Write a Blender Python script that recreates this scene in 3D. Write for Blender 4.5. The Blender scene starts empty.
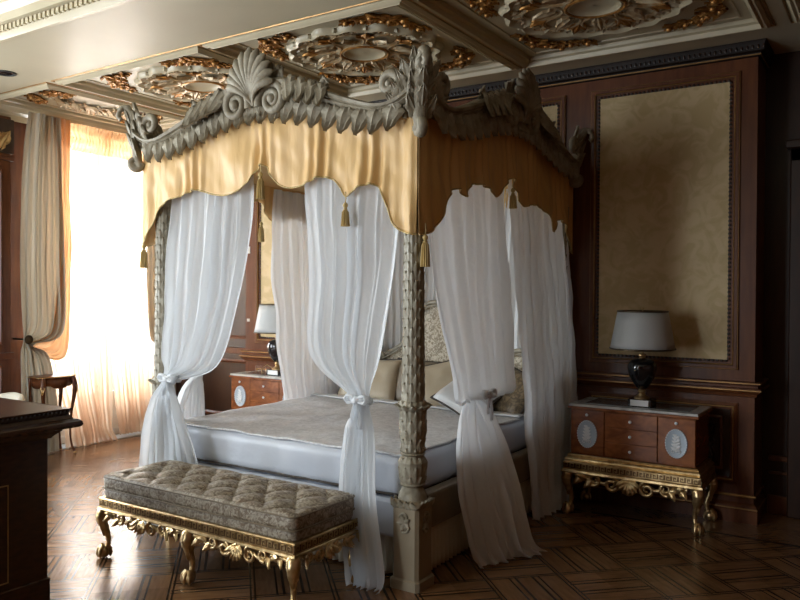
import bpy, math, random
from mathutils import Vector, Matrix, noise
PI = math.pi
S = bpy.context.scene
C = S.collection
random.seed(7)

# ------------------------------------------------------------------ camera
cd = bpy.data.cameras.new('camera'); cam = bpy.data.objects.new('camera', cd); C.objects.link(cam)
cd.sensor_width = 36; cd.lens = 34.44; cd.clip_start = .05
cam.matrix_world = (Matrix.Translation((2.2835, -3.6394, 1.6497)) @ Matrix.Rotation(.5784, 4, 'Z')
                    @ Matrix.Rotation(PI/2 - .0104, 4, 'X') @ Matrix.Rotation(.0058, 4, 'Z'))
S.camera = cam
S.view_settings.view_transform = 'Standard'; S.view_settings.look = 'None'
S.view_settings.gamma = 1; S.view_settings.use_curve_mapping = False
S.view_settings.exposure = 0.15
S.cycles.use_denoising = True
S.cycles.max_bounces = 8; S.cycles.diffuse_bounces = 4; S.cycles.transparent_max_bounces = 16
S.cycles.caustics_reflective = False; S.cycles.caustics_refractive = False
S.cycles.sample_clamp_indirect = 6

# ------------------------------------------------------------------ daylight
W = bpy.data.worlds.new('world'); S.world = W; W.use_nodes = True
nt = W.node_tree; bg = nt.nodes['Background']; bg.inputs['Strength'].default_value = 1.6
tc = nt.nodes.new('ShaderNodeTexCoord'); sep = nt.nodes.new('ShaderNodeSeparateXYZ'); rmp = nt.nodes.new('ShaderNodeValToRGB')
nt.links.new(tc.outputs['Generated'], sep.inputs[0]); nt.links.new(sep.outputs['Z'], rmp.inputs[0]); nt.links.new(rmp.outputs[0], bg.inputs[0])
rmp.color_ramp.elements[0].position = 0.0; rmp.color_ramp.elements[0].color = (.55, .5, .42, 1)
rmp.color_ramp.elements[1].position = .05; rmp.color_ramp.elements[1].color = (.85, .93, 1, 1)
XW = -5.14; YW = 2.34; YR = 2.72; ZC = 3.45; XE = 3.7; YF = -6.2
def area(name, loc, rot, sx, sy, power, col):
    l = bpy.data.lights.new(name, 'AREA'); l.shape = 'RECTANGLE'; l.size = sx; l.size_y = sy; l.energy = power; l.color = col
    o = bpy.data.objects.new(name, l); C.objects.link(o); o.location = loc; o.rotation_euler = rot; return o
DAY = (.84, .93, 1.0)
WIN = [(1.68, .82, 2.54), (-1.75, -2.6, -.9), (-4.3, -5.15, -3.45)]       # centre y, y0, y1
area('daylight', (XW - .55, 1.68, 1.95), (0, -PI/2, 0), 2.3, 1.75, 260, DAY)     # outside the window in view
area('daylight', (XW - .12, -1.75, 1.75), (0, -PI/2, 0), 2.9, 1.6, 230, DAY)
area('daylight', (XW - .12, -4.3, 1.75), (0, -PI/2, 0), 2.9, 1.6, 260, DAY)
area('daylight', (-2.6, YF - .1, 1.75), (PI/2, 0, 0), 1.6, 2.9, 185, DAY)    # window in the wall behind the camera

# ------------------------------------------------------------------ materials
def nm(name):
    m = bpy.data.materials.new(name); m.use_nodes = True; n = m.node_tree; b = n.nodes['Principled BSDF']; return m, n, b
def setc(b, col, rough, metal=0, spec=None):
    b.inputs['Base Color'].default_value = (*col, 1); b.inputs['Roughness'].default_value = rough; b.inputs['Metallic'].default_value = metal
    if spec is not None: b.inputs['Specular IOR Level'].default_value = spec
def coords(n, scale=(1, 1, 1), rot=(0, 0, 0), kind='Object'):
    t = n.nodes.new('ShaderNodeTexCoord'); m = n.nodes.new('ShaderNodeMapping')
    m.inputs['Scale'].default_value = scale; m.inputs['Rotation'].default_value = rot
    n.links.new(t.outputs[kind], m.inputs[0]); return m.outputs[0]
def noisy(name, c1, c2, rough, scale=8, stretch=(1, 1, 1), metal=0, bump=0, bscale=None, detail=6, lo=.3, hi=.7, spec=None, voro=False, dist=0.):
    m, n, b = nm(name); setc(b, c1, rough, metal, spec)
    v = coords(n, stretch)
    if voro:
        t = n.nodes.new('ShaderNodeTexVoronoi'); t.inputs['Scale'].default_value = scale; out = t.outputs['Distance']
        nz = n.nodes.new('ShaderNodeTexNoise'); nz.inputs['Scale'].default_value = scale*.7; nz.inputs['Detail'].default_value = 3
        n.links.new(v, nz.inputs['Vector'])
        mx = n.nodes.new('ShaderNodeMix'); mx.data_type = 'VECTOR'; mx.inputs[0].default_value = .12
        n.links.new(v, mx.inputs[4]); n.links.new(nz.outputs['Color'], mx.inputs[5]); n.links.new(mx.outputs[1], t.inputs['Vector'])
    else:
        t = n.nodes.new('ShaderNodeTexNoise'); t.inputs['Scale'].default_value = scale; t.inputs['Detail'].default_value = detail
        t.inputs['Distortion'].default_value = dist
        n.links.new(v, t.inputs['Vector']); out = t.outputs['Fac']
    r = n.nodes.new('ShaderNodeValToRGB'); r.color_ramp.elements[0].position = lo; r.color_ramp.elements[1].position = hi
    r.color_ramp.elements[0].color = (*c1, 1); r.color_ramp.elements[1].color = (*c2, 1)
    n.links.new(out, r.inputs[0]); n.links.new(r.outputs[0], b.inputs['Base Color'])
    if bump:
        bp = n.nodes.new('ShaderNodeBump'); bp.inputs['Strength'].default_value = bump; bp.inputs['Distance'].default_value = .01
        if bscale:
            t2 = n.nodes.new('ShaderNodeTexNoise'); t2.inputs['Scale'].default_value = bscale; t2.inputs['Detail'].default_value = 4
            n.links.new(v, t2.inputs['Vector']); out = t2.outputs['Fac']
        n.links.new(out, bp.inputs['Height']); n.links.new(bp.outputs[0], b.inputs['Normal'])
    return m
def cloth(name, col, trans=.35, alpha=1.0, rough=.6, sheen=.3, bump=.3, tint=None, bscale=(9, 9, 2.5), spec=.3):
    m, n, b = nm(name); setc(b, col, rough, 0, spec)
    v = coords(n, bscale)
    t = n.nodes.new('ShaderNodeTexNoise'); t.inputs['Scale'].default_value = 1.6; t.inputs['Detail'].default_value = 5; t.inputs['Distortion'].default_value = .6
    n.links.new(v, t.inputs['Vector'])
    bp = n.nodes.new('ShaderNodeBump'); bp.inputs['Strength'].default_value = bump; bp.inputs['Distance'].default_value = .03
    n.links.new(t.outputs['Fac'], bp.inputs['Height']); n.links.new(bp.outputs[0], b.inputs['Normal'])
    last = b.outputs[0]
    if trans:
        tr = n.nodes.new('ShaderNodeBsdfTranslucent'); tr.inputs[0].default_value = (*(tint or col), 1)
        mx = n.nodes.new('ShaderNodeMixShader'); mx.inputs[0].default_value = trans
        n.links.new(last, mx.inputs[1]); n.links.new(tr.outputs[0], mx.inputs[2]); last = mx.outputs[0]
    if alpha < 1:
        tp = n.nodes.new('ShaderNodeBsdfTransparent'); mx = n.nodes.new('ShaderNodeMixShader'); mx.inputs[0].default_value = alpha
        n.links.new(tp.outputs[0], mx.inputs[1]); n.links.new(last, mx.inputs[2]); last = mx.outputs[0]
    n.links.new(last, n.nodes['Material Output'].inputs[0]); return m

M = {}
M['wood'] = noisy('cherry_wood', (.085, .026, .010), (.16, .055, .020), .30, 5, (6, 6, .7), lo=.25, hi=.75, spec=.35)
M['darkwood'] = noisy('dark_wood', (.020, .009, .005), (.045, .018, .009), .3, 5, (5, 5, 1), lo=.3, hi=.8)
M['blackwood'] = noisy('blackened_wood', (.010, .006, .004), (.022, .012, .008), .5, 6, spec=.2)
M['chestwood'] = noisy('chest_wood', (.030, .012, .006), (.060, .022, .010), .26, 6, (1, 3, 9), lo=.3, hi=.8)
M['burl'] = noisy('burl_wood', (.15, .042, .012), (.31, .10, .028), .25, 8, (1, 1, 2), dist=1.2, lo=.3, hi=.7)
M['gold'] = noisy('gilding', (.42, .27, .11), (.74, .55, .30), .33, 22, metal=.9, bump=.3)
M['goldline'] = noisy('gold_paint', (.28, .15, .05), (.42, .24, .09), .35, 12, metal=.6)
M['gilt'] = noisy('old_gilding', (.22, .085, .02), (.50, .26, .07), .40, 22, metal=.6, bump=.4)
M['gildark'] = noisy('dark_gilding', (.12, .055, .015), (.20, .10, .03), .45, 22, metal=.5)  # darker gold tone of the band behind the greek key
M['plaster'] = noisy('cream_plaster', (.44, .38, .25), (.54, .47, .33), .38, 3)
M['plastergold'] = noisy('gold_washed_plaster', (.50, .42, .28), (.34, .20, .08), .42, 14, metal=.25, lo=.35, hi=.65)
M['ceiling'] = noisy('ceiling_paint', (.47, .42, .30), (.52, .47, .34), .42, 1.5, spec=.4)
M['carve'] = noisy('grey_painted_carving', (.18, .145, .09), (.34, .305, .23), .6, 12, bump=.4, bscale=60)
M['postpaint'] = noisy('grey_gold_carving', (.20, .17, .115), (.40, .365, .28), .5, 20, bump=.3, bscale=60)
M['plinth'] = noisy('grey_beige_paint', (.27, .215, .14), (.33, .27, .18), .5, 5)
M['panelfab'] = noisy('cream_damask', (.52, .39, .19), (.62, .48, .26), .55, 7, lo=.42, hi=.58, bump=.1, bscale=90, dist=1.5)
M['valance'] = cloth('gold_silk', (.74, .48, .20), trans=.12, rough=.42, bump=.35, bscale=(7, 7, 1.6), spec=.45)
M['sheer'] = cloth('white_organza', (.90, .92, .94), trans=.40, alpha=.95, rough=.32, bump=.8, spec=.5, bscale=(3.2, 3.2, 3.6))
M['backsheer'] = cloth('cream_white_voile', (.88, .89, .90), trans=.35, alpha=.96, rough=.6, bump=.2)
M['winsheer'] = cloth('peach_sheer', (.85, .70, .56), trans=.70, alpha=.66, rough=.8, bump=.2, tint=(.95, .72, .52))
M['heading'] = cloth('peach_heading', (.80, .55, .33), trans=.75, alpha=.92, rough=.8, bump=.2, tint=(.95, .62, .34))
M['silk'] = cloth('grey_silk', (.52, .50, .43), trans=.10, rough=.26, bump=.3, spec=.7, tint=(.6, .45, .3))
M['peachsilk'] = cloth('peach_lining', (.62, .40, .25), trans=.22, rough=.4, bump=.3, tint=(.85, .5, .25))
M['bedspread'] = noisy('pale_satin', (.50, .53, .60), (.58, .61, .67), .42, 3, bump=.5, bscale=7)
M['bedtop'] = noisy('embroidered_satin', (.52, .52, .53), (.66, .66, .67), .45, 26, lo=.42, hi=.58, bump=.35, bscale=12, dist=1)
M['skirt'] = cloth('beige_skirt', (.62, .56, .44), trans=.05, rough=.7, bump=.2)
M['rail'] = noisy('bronze_fabric', (.17, .13, .085), (.22, .17, .11), .5, 9)
M['brocade'] = noisy('grey_brown_brocade', (.15, .105, .065), (.40, .35, .27), .48, 34, lo=.40, hi=.62, bump=.25, voro=False, dist=1.6, detail=3)
M['headfab'] = noisy('beige_damask', (.26, .20, .12), (.58, .50, .36), .5, 26, lo=.42, hi=.56, dist=2.2, detail=2, bump=.3)
M['cushion'] = noisy('silver_satin', (.56, .56, .55), (.66, .66, .65), .33, 5, bump=.4, bscale=9)
M['cushbeige'] = noisy('beige_satin', (.42, .34, .23), (.50, .42, .30), .4, 5, bump=.3, bscale=9)
M['cushbrown'] = noisy('brown_damask', (.10, .07, .04), (.22, .16, .09), .45, 22, lo=.42, hi=.58, dist=1.5, bump=.2)
M['darktrim'] = noisy('dark_piping', (.04, .03, .025), (.07, .055, .04), .6, 20)
M['tassel'] = noisy('gold_thread', (.42, .29, .10), (.60, .44, .18), .5, 80, (1, 1, .1), lo=.35, hi=.65, bump=.5)
M['marble'] = noisy('grey_marble', (.55, .55, .52), (.22, .23, .22), .12, 5, dist=2.5, lo=.5, hi=.72)
M['black'] = noisy('black_glaze', (.006, .006, .008), (.012, .012, .014), .06, 4, spec=.8)
M['shade'] = cloth('lamp_shade_silk', (.66, .68, .68), trans=.3, rough=.5, bump=.04)
M['blue'] = noisy('pale_blue_bisque', (.42, .48, .54), (.47, .53, .58), .5, 9)
M['white'] = noisy('white_bisque', (.74, .76, .76), (.8, .8, .8), .5, 9)
M['steel'] = noisy('silver_metal', (.5, .5, .48), (.6, .6, .58), .25, 12, metal=1)
M['bronze'] = noisy('dark_bronze', (.05, .035, .02), (.10, .07, .04), .35, 20, metal=.8)
M['cream'] = noisy('cream_upholstery', (.60, .56, .45), (.66, .62, .52), .6, 6)
M['whitepaint'] = noisy('white_paint', (.70, .69, .65), (.76, .75, .71), .4, 4)
M['sill'] = noisy('grey_stone', (.34, .36, .37), (.44, .46, .46), .35, 9)
M['mirror'] = noisy('mirror_glass', (.7, .72, .72), (.76, .78, .78), .08, 5, metal=1)
M['darkglass'] = noisy('dark_glass', (.05, .055, .05), (.09, .095, .09), .10, 5)
M['void'] = noisy('black_lamp_recess', (.01, .01, .01), (.02, .02, .02), .6, 5)
mg, ng, bgl = nm('window_glass'); setc(bgl, (1, 1, 1), .02)
tp = ng.nodes.new('ShaderNodeBsdfTransparent'); mx = ng.nodes.new('ShaderNodeMixShader'); mx.inputs[0].default_value = .08
ng.links.new(tp.outputs[0], mx.inputs[1]); ng.links.new(bgl.outputs[0], mx.inputs[2]); ng.links.new(mx.outputs[0], ng.nodes['Material Output'].inputs[0])
M['glass'] = mg

def parquet():
    m, n, b = nm('strapwork_parquet'); setc(b, (.2, .1, .05), .2)
    L = n.links
    def mth(op, a, c=None, d=None):
        q = n.nodes.new('ShaderNodeMath'); q.operation = op
        for i, v in enumerate((a, c, d)):
            if v is None: continue
            if isinstance(v, (int, float)): q.inputs[i].default_value = v
            else: L.new(v, q.inputs[i])
        return q.outputs[0]
    P = .44
    v = coords(n, (1/P, 1/P, 1), (0, 0, PI/4))
    sp = n.nodes.new('ShaderNodeSeparateXYZ'); L.new(v, sp.inputs[0]); a, c = sp.outputs[0], sp.outputs[1]
    fa = mth('FRACT', a); fc = mth('FRACT', c)
    chk = mth('MODULO', mth('ABSOLUTE', mth('ADD', mth('FLOOR', a), mth('FLOOR', c))), 2)
    da = mth('ABSOLUTE', mth('SUBTRACT', fa, .5)); dc = mth('ABSOLUTE', mth('SUBTRACT', fc, .5))
    def band(d, lo, hi): return mth('MULTIPLY', mth('GREATER_THAN', d, lo), mth('LESS_THAN', d, hi))
    # three dark fillets per strap; straps weave by turning at every other cell
    def fil(d): return mth('MAXIMUM', band(d, .10, .135), band(d, .19, .215))
    pick = mth('ADD', mth('MULTIPLY', fil(da), mth('SUBTRACT', 1, chk)), mth('MULTIPLY', fil(dc), chk))
    edge = mth('MAXIMUM', band(da, .462, .486), band(dc, .462, .486))
    dark = mth('MAXIMUM', pick, edge)
    # border lines parallel to the walls
    t = n.nodes.new('ShaderNodeTexCoord'); s2 = n.nodes.new('ShaderNodeSeparateXYZ'); L.new(t.outputs['Object'], s2.inputs[0])
    x, y = s2.outputs[0], s2.outputs[1]
    inb = mth('MAXIMUM', mth('LESS_THAN', x, -4.25), mth('GREATER_THAN', y, 1.95))
    bd = mth('MAXIMUM', mth('LESS_THAN', mth('ABSOLUTE', mth('ADD', x, 4.29)), .03), mth('LESS_THAN', mth('ABSOLUTE', mth('ADD', x, 4.80)), .03))
    bd = mth('MAXIMUM', bd, mth('LESS_THAN', mth('ABSOLUTE', mth('SUBTRACT', y, 1.97)), .02))
    dark = mth('MAXIMUM', mth('MULTIPLY', dark, mth('SUBTRACT', 1, inb)), bd)
    # plank tone: grain runs along a or c by cell
    nz = n.nodes.new('ShaderNodeTexNoise'); nz.inputs['Scale'].default_value = 3; nz.inputs['Detail'].default_value = 2
    mp = n.nodes.new('ShaderNodeMapping'); L.new(v, mp.inputs[0]); mp.inputs['Scale'].default_value = (1, 6, 1); L.new(mp.outputs[0], nz.inputs['Vector'])
    nz2 = n.nodes.new('ShaderNodeTexNoise'); nz2.inputs['Scale'].default_value = 3; nz2.inputs['Detail'].default_value = 2
    mp2 = n.nodes.new('ShaderNodeMapping'); L.new(v, mp2.inputs[0]); mp2.inputs['Scale'].default_value = (6, 1, 1); L.new(mp2.outputs[0], nz2.inputs['Vector'])
    g = mth('ADD', mth('MULTIPLY', nz.outputs['Fac'], chk), mth('MULTIPLY', nz2.outputs['Fac'], mth('SUBTRACT', 1, chk)))
    wn = n.nodes.new('ShaderNodeTexWhiteNoise'); wn.noise_dimensions = '2D'
    fl = n.nodes.new('ShaderNodeVectorMath'); fl.operation = 'FLOOR'; ms = n.nodes.new('ShaderNodeVectorMath'); ms.operation = 'SCALE'; ms.inputs['Scale'].default_value = 2
    L.new(v, ms.inputs[0]); L.new(ms.outputs[0], fl.inputs[0]); L.new(fl.outputs[0], wn.inputs['Vector'])
    g = mth('ADD', g, mth('MULTIPLY', mth('SUBTRACT', wn.outputs['Value'], .5), .35))
    r = n.nodes.new('ShaderNodeValToRGB'); L.new(g, r.inputs[0])
    r.color_ramp.elements[0].position = .1; r.color_ramp.elements[0].color = (.12, .055, .022, 1)
    r.color_ramp.elements[1].position = .8; r.color_ramp.elements[1].color = (.25, .125, .055, 1)
    mix = n.nodes.new('ShaderNodeMix'); mix.data_type = 'RGBA'; L.new(dark, mix.inputs[0]); L.new(r.outputs[0], mix.inputs[6]); mix.inputs[7].default_value = (.022, .010, .005, 1)
    L.new(mix.outputs[2], b.inputs['Base Color'])
    b.inputs['Roughness'].default_value = .24
    bp = n.nodes.new('ShaderNodeBump'); bp.inputs['Strength'].default_value = .08; bp.inputs['Distance'].default_value = .004
    L.new(g, bp.inputs['Height']); L.new(bp.outputs[0], b.inputs['Normal'])
    return m
M['floor'] = parquet()

# ------------------------------------------------------------------ mesh helpers
WL = {}                                    # world location of every parent
class MB:
    def __init__(s): s.v = []; s.f = []
    def add(s, vs, fs):
        o = len(s.v); s.v += [tuple(x) for x in vs]; s.f += [tuple(i + o for i in f) for f in fs]
    def box(s, x0, x1, y0, y1, z0, z1):
        s.add([(x0, y0, z0), (x1, y0, z0), (x1, y1, z0), (x0, y1, z0), (x0, y0, z1), (x1, y0, z1), (x1, y1, z1), (x0, y1, z1)],
              [(3, 2, 1, 0), (4, 5, 6, 7), (0, 1, 5, 4), (1, 2, 6, 5), (2, 3, 7, 6), (3, 0, 4, 7)]); return s
    def grid(s, rows, closed=False):
        n = len(rows[0]); vs = [p for r in rows for p in r]; fs = []
        for i in range(len(rows) - 1):
            for j in range(n if closed else n - 1):
                k = (j + 1) % n; fs.append((i*n + j, i*n + k, (i+1)*n + k, (i+1)*n + j))
        s.add(vs, fs); return s
    def lathe(s, prof, c=(0, 0, 0), n=24, sx=1, sy=1):
        rows = [[(c[0] + r*sx*math.cos(2*PI*k/n), c[1] + r*sy*math.sin(2*PI*k/n), c[2] + z) for k in range(n)] for r, z in prof]
        o = len(s.v); s.grid(rows, True)
        s.f.append(tuple(o + k for k in reversed(range(n)))); s.f.append(tuple(o + (len(rows)-1)*n + k for k in range(n))); return s
    def tube(s, pts, rad, n=8, flat=1.0, up=None):
        pts = [Vector(p) for p in pts]; N = len(pts)
        if not hasattr(rad, '__len__'): rad = [rad]*N
        rows = []; u = None
        for i, p in enumerate(pts):
            t = (pts[min(i+1, N-1)] - pts[max(i-1, 0)])
            if t.length < 1e-9: t = Vector((0, 0, 1))
            t.normalize()
            if u is None:
                u = Vector(up) if up else (Vector((0, 0, 1)) if abs(t.z) < .9 else Vector((1, 0, 0)))
            u = (u - t*u.dot(t))
            if u.length < 1e-6: u = t.orthogonal()
            u.normalize(); w = t.cross(u)
            rows.append([p + (u*math.cos(2*PI*k/n)*flat + w*math.sin(2*PI*k/n))*rad[i] for k in range(n)])
        o = len(s.v); s.grid(rows, True)
        s.f.append(tuple(o + k for k in reversed(range(n)))); s.f.append(tuple(o + (N-1)*n + k for k in range(n))); return s
    def ball(s, c, rx, ry=None, rz=None, n=12, m=8):
        ry = ry or rx; rz = rz or rx
        rows = [[(c[0] + rx*math.sin(PI*i/m)*math.cos(2*PI*k/n), c[1] + ry*math.sin(PI*i/m)*math.sin(2*PI*k/n), c[2] + rz*math.cos(PI*i/m)) for k in range(n)] for i in range(1, m)]
        o = len(s.v); s.grid(rows[::-1], True)
        s.f.append(tuple(o + k for k in reversed(range(n)))); s.f.append(tuple(o + (m-2)*n + k for k in range(n))); return s
    def leaf(s, P, D, N, L, Wd, curl=.3, lobes=3, ridge=.22, nu=7, nv=9, twist=0):
        P, D, N = Vector(P), Vector(D).normalized(), Vector(N).normalized(); X = D.cross(N).normalized(); N = X.cross(D)
        rows = []
        for i in range(nv + 1):
            v = i/nv
            w = Wd*.62*(max(0, math.sin(PI*(.10 + .90*v)))**.55)*(1 + .16*math.cos(2*PI*lobes*v + .6)) if v < 1 else .001
            c = P + D*(L*(v - curl*.18*v**3)) + N*(curl*L*.5*v*v) + X*(twist*L*v*v)
            row = []
            for j in range(nu):
                u = 2*j/(nu-1) - 1
                h = ridge*Wd*(1 - abs(u)**1.3)*(.35 + .65*math.sin(PI*min(.95, v + .1))) + .06*Wd*math.cos(3*PI*u)
                row.append(c + X*(u*w) - D*(abs(u)*w*.55) + N*h)
            rows.append(row)
        s.grid(rows)
        # closed back so the leaf has body
        back = [[r[0], (r[0] + r[-1])/2 - N*.012, r[-1]] for r in rows]
        s.grid([list(reversed(b)) for b in back]); return s
    def spiral(s, c, U, V, r0, r1, turns, a0, thick, sgn=1, n=8, steps=None, rise=None, flat=1.):
        c, U, V = Vector(c), Vector(U), Vector(V); K = steps or max(10, int(18*turns)); pts = []; rad = []
        Nn = U.cross(V).normalized()
        for i in range(K + 1):
            t = i/K; a = a0 + sgn*2*PI*turns*t; r = r0 + (r1 - r0)*t**.8
            p = c + (U*math.cos(a) + V*math.sin(a))*r
            if rise: p = p + Nn*(rise*t)
            pts.append(p); rad.append(thick*(1 - .55*t))
        return s.tube(pts, rad, n, flat, Nn)
    def build(s, name, mat, parent=None, smooth=35, bevel=0, solid=0, subsurf=0):
        me = bpy.data.meshes.new(name)
        off = WL.get(parent.name, Vector((0, 0, 0))) if parent else Vector((0, 0, 0))
        me.from_pydata([(a - off.x, b - off.y, c - off.z) for a, b, c in s.v], [], s.f); me.update()
        me.materials.append(M[mat] if isinstance(mat, str) else mat)
        if smooth:
            me.shade_smooth(); me.set_sharp_from_angle(angle=math.radians(smooth))
        o = bpy.data.objects.new(name, me); C.objects.link(o)
        if parent: o.parent = parent; WL[o.name] = off
        if bevel:
            b = o.modifiers.new('bevel', 'BEVEL'); b.width = bevel; b.segments = 2; b.limit_method = 'ANGLE'; b.angle_limit = .6
        if solid:
            b = o.modifiers.new('solidify', 'SOLIDIFY'); b.thickness = solid; b.offset = 0
        if subsurf:
            b = o.modifiers.new('subdivision', 'SUBSURF'); b.levels = b.render_levels = subsurf
        return o
def tag(o, label, cat, group=None, kind=None):
    o['label'] = label; o['category'] = cat
    if group: o['group'] = group
    if kind: o['kind'] = kind
    return o
def thing(name, label, cat, loc=(0, 0, 0), group=None):
    o = bpy.data.objects.new(name, None); C.objects.link(o); o.location = loc; o.empty_display_size = .1
    WL[o.name] = Vector(loc); return tag(o, label, cat, group)
def struct(o): o['kind'] = 'structure'; return o
def dup(root, loc, label):
    def cp(o, par):
        c = o.copy(); C.objects.link(c); c.parent = par
        for ch in [x for x in bpy.data.objects if x.parent == o]: cp(ch, c)
        return c
    r = cp(root, None); r.location = loc; r['label'] = label; return r
def lerp(a, b, t): return a + (b - a)*t
def interp(tab, x):
    if x <= tab[0][0]: return tab[0][1]
    for (a, va), (b, vb) in zip(tab, tab[1:]):
        if x <= b: return lerp(va, vb, (x - a)/(b - a))
    return tab[-1][1]
def sinterp(tab, x):                       # smooth version
    h = .02; return (interp(tab, x - h) + interp(tab, x)*2 + interp(tab, x + h))/4
def greek(mb, x0, x1, z0, z1, place, d=.003, unit=None):
    """a running meander as raised bars; place(x, z, n) maps to world"""
    h = z1 - z0; u = unit or h*1.1; n = max(1, round((x1 - x0)/u)); u = (x1 - x0)/n; t = h*.15
    def bar(a0, a1, b0, b1):
        P = [place(a, b, k) for k in (0, d) for a, b in ((a0, b0), (a1, b0), (a1, b1), (a0, b1))]
        mb.add(P, [(4, 5, 6, 7), (0, 1, 5, 4), (1, 2, 6, 5), (2, 3, 7, 6), (3, 0, 4, 7)])
    for i in range(n):
        x = x0 + i*u
        bar(x, x + t, z0, z1); bar(x, x + .72*u, z1 - t, z1); bar(x + .72*u - t, x + .72*u, z0 + .3*h, z1)
        bar(x + .32*u, x + .72*u, z0 + .3*h, z0 + .3*h + t); bar(x + .32*u, x + .32*u + t, z0 + .3*h, z0 + .62*h)
        bar(x, x + u, z0, z0 + t)

# ------------------------------------------------------------------ room shell
mb = MB(); mb.grid([[(x, y, 0) for x in (XW - .4, XE + .1)] for y in (YF - .1, YR + .1)][::-1]); 
floor = struct(mb.build('floor', 'floor', smooth=0))
# wall_left with three window openings
mb = MB(); T = .3; y = YF
ys = sorted(WIN, key=lambda w: w[1])
for cyy, a, b in ys:
    mb.box(XW - T, XW, y, a, 0, ZC); mb.box(XW - T, XW, a, b, 3.32, ZC); y = b
mb.box(XW - T, XW, y, YR + .2, 0, ZC)
wl = struct(mb.build('wall_left', 'wood', smooth=0))
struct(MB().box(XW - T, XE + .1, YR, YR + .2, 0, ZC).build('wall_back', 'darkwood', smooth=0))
struct(MB().box(XE, XE + .2, YF, YR, 0, ZC).build('wall_right', 'wood', smooth=0))
struct(MB().box(XW - T, -3.45, YF - .2, YF, 0, ZC).box(-1.75, XE, YF - .2, YF, 0, ZC).box(-3.45, -1.75, YF - .2, YF, 3.3, ZC).build('wall_front', 'wood', smooth=0))
r = bpy.data.objects.new('window_4', None); C.objects.link(r); WL[r.name] = Vector((0, 0, 0)); struct(r)
mb = MB().box(-3.45, -3.38, YF - .09, YF - .02, 0, 3.3).box(-1.82, -1.75, YF - .09, YF - .02, 0, 3.3).box(-3.45, -1.75, YF - .09, YF - .02, 3.22, 3.3).box(-2.65, -2.55, YF - .09, YF - .02, 0, 3.3)
mb.build('window_frame', 'whitepaint', r, smooth=0, bevel=.006)

# ceiling with coffers and a deep tray nearer the camera
COF = [(-4.92, -3.98), (-3.79, -2.09), (-1.97, -.30), (-.20, 1.51), (1.72, 3.4)]
CY = (.30, 1.97); TR = (-4.6, 3.3, -5.4, -.64)
mb = MB()
xs = sorted(set([XW - T, XE + .2] + [a for c in COF for a in c] + [TR[0], TR[1]])); yy = sorted([YF - .2, YR + .2, CY[0], CY[1], TR[2], TR[3]])
for i in range(len(xs) - 1):
    for j in range(len(yy) - 1):
        x0, x1, y0, y1 = xs[i], xs[i+1], yy[j], yy[j+1]; cx, cyy = (x0 + x1)/2, (y0 + y1)/2
        z = ZC
        if CY[0] < cyy < CY[1] and any(a < cx < b for a, b in COF): z = ZC + .035
        if TR[0] < cx < TR[1] and TR[2] < cyy < TR[3]: z = ZC + .30
        mb.add([(x0, y0, z), (x0, y1, z), (x1, y1, z), (x1, y0, z)], [(0, 1, 2, 3)])
ceil = struct(mb.build('ceiling', 'ceiling', smooth=0))
def frame_xy(mb, x0, x1, y0, y1, z, prof):
    """mitred frame seen from below; prof: list of (inset, drop)"""
    rows = []
    for ins, dr in prof:
        a, b, c, d = x0 + ins, x1 - ins, y0 + ins, y1 - ins
        rows.append([(a, c, z - dr), (b, c, z - dr), (b, d, z - dr), (a, d, z - dr)])
    mb.grid(rows, True)
n_t = 0
mb = MB()
for a, b in COF:
    frame_xy(mb, a - .035, b + .035, CY[0] - .035, CY[1] + .035, ZC, [(-.0, -.01), (0, .012), (.02, .026), (.035, .018), (.05, .03), (.06, .0), (.085, -.01), (.09, -.04)])
    frame_xy(mb, a + .12, b - .12, CY[0] + .12, CY[1] - .12, ZC + .035, [(0, -.002), (.004, .008), (.012, .010), (.018, .008), (.022, -.002)])
struct(mb.build('trim_1', 'plaster', smooth=30))
mb = MB()
for a, b in COF:
    frame_xy(mb, a - .062, b + .062, CY[0] - .062, CY[1] + .062, ZC, [(0, -.002), (.003, .007), (.012, .007), (.015, -.002)])
struct(mb.build('trim_2', 'goldline', smooth=30))
# tray crown
mb = MB()
frame_xy(mb, TR[0] - .04, TR[1] + .04, TR[2] - .04, TR[3] + .04, ZC, [(0, -.01), (0, .03), (.035, .035), (.05, .0), (.055, -.05), (.09, -.06), (.10, -.11), (.15, -.15), (.17, -.22), (.24, -.25), (.26, -.31)])
struct(mb.build('trim_3', 'plaster', smooth=25))
mb = MB(); k = 0
x = -3.6
while x < TR[1] - .1:                                                      # dentils along the visible edge
    mb.box(x, x + .03, TR[3] - .035, TR[3] + .012, ZC + .008, ZC + .045); x += .05
struct(mb.build('trim_4', 'plaster', smooth=0))
# cornice between ceiling and wall_left
mb = MB(); prof = [(.0, 3.33), (.03, 3.34), (.05, 3.38), (.10, 3.40), (.13, 3.45)]
mb.grid([[(XW + dx, y, z) for y in (YF, YR)] for dx, z in prof])
struct(mb.build('trim_5', 'plaster', smooth=30))

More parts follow.
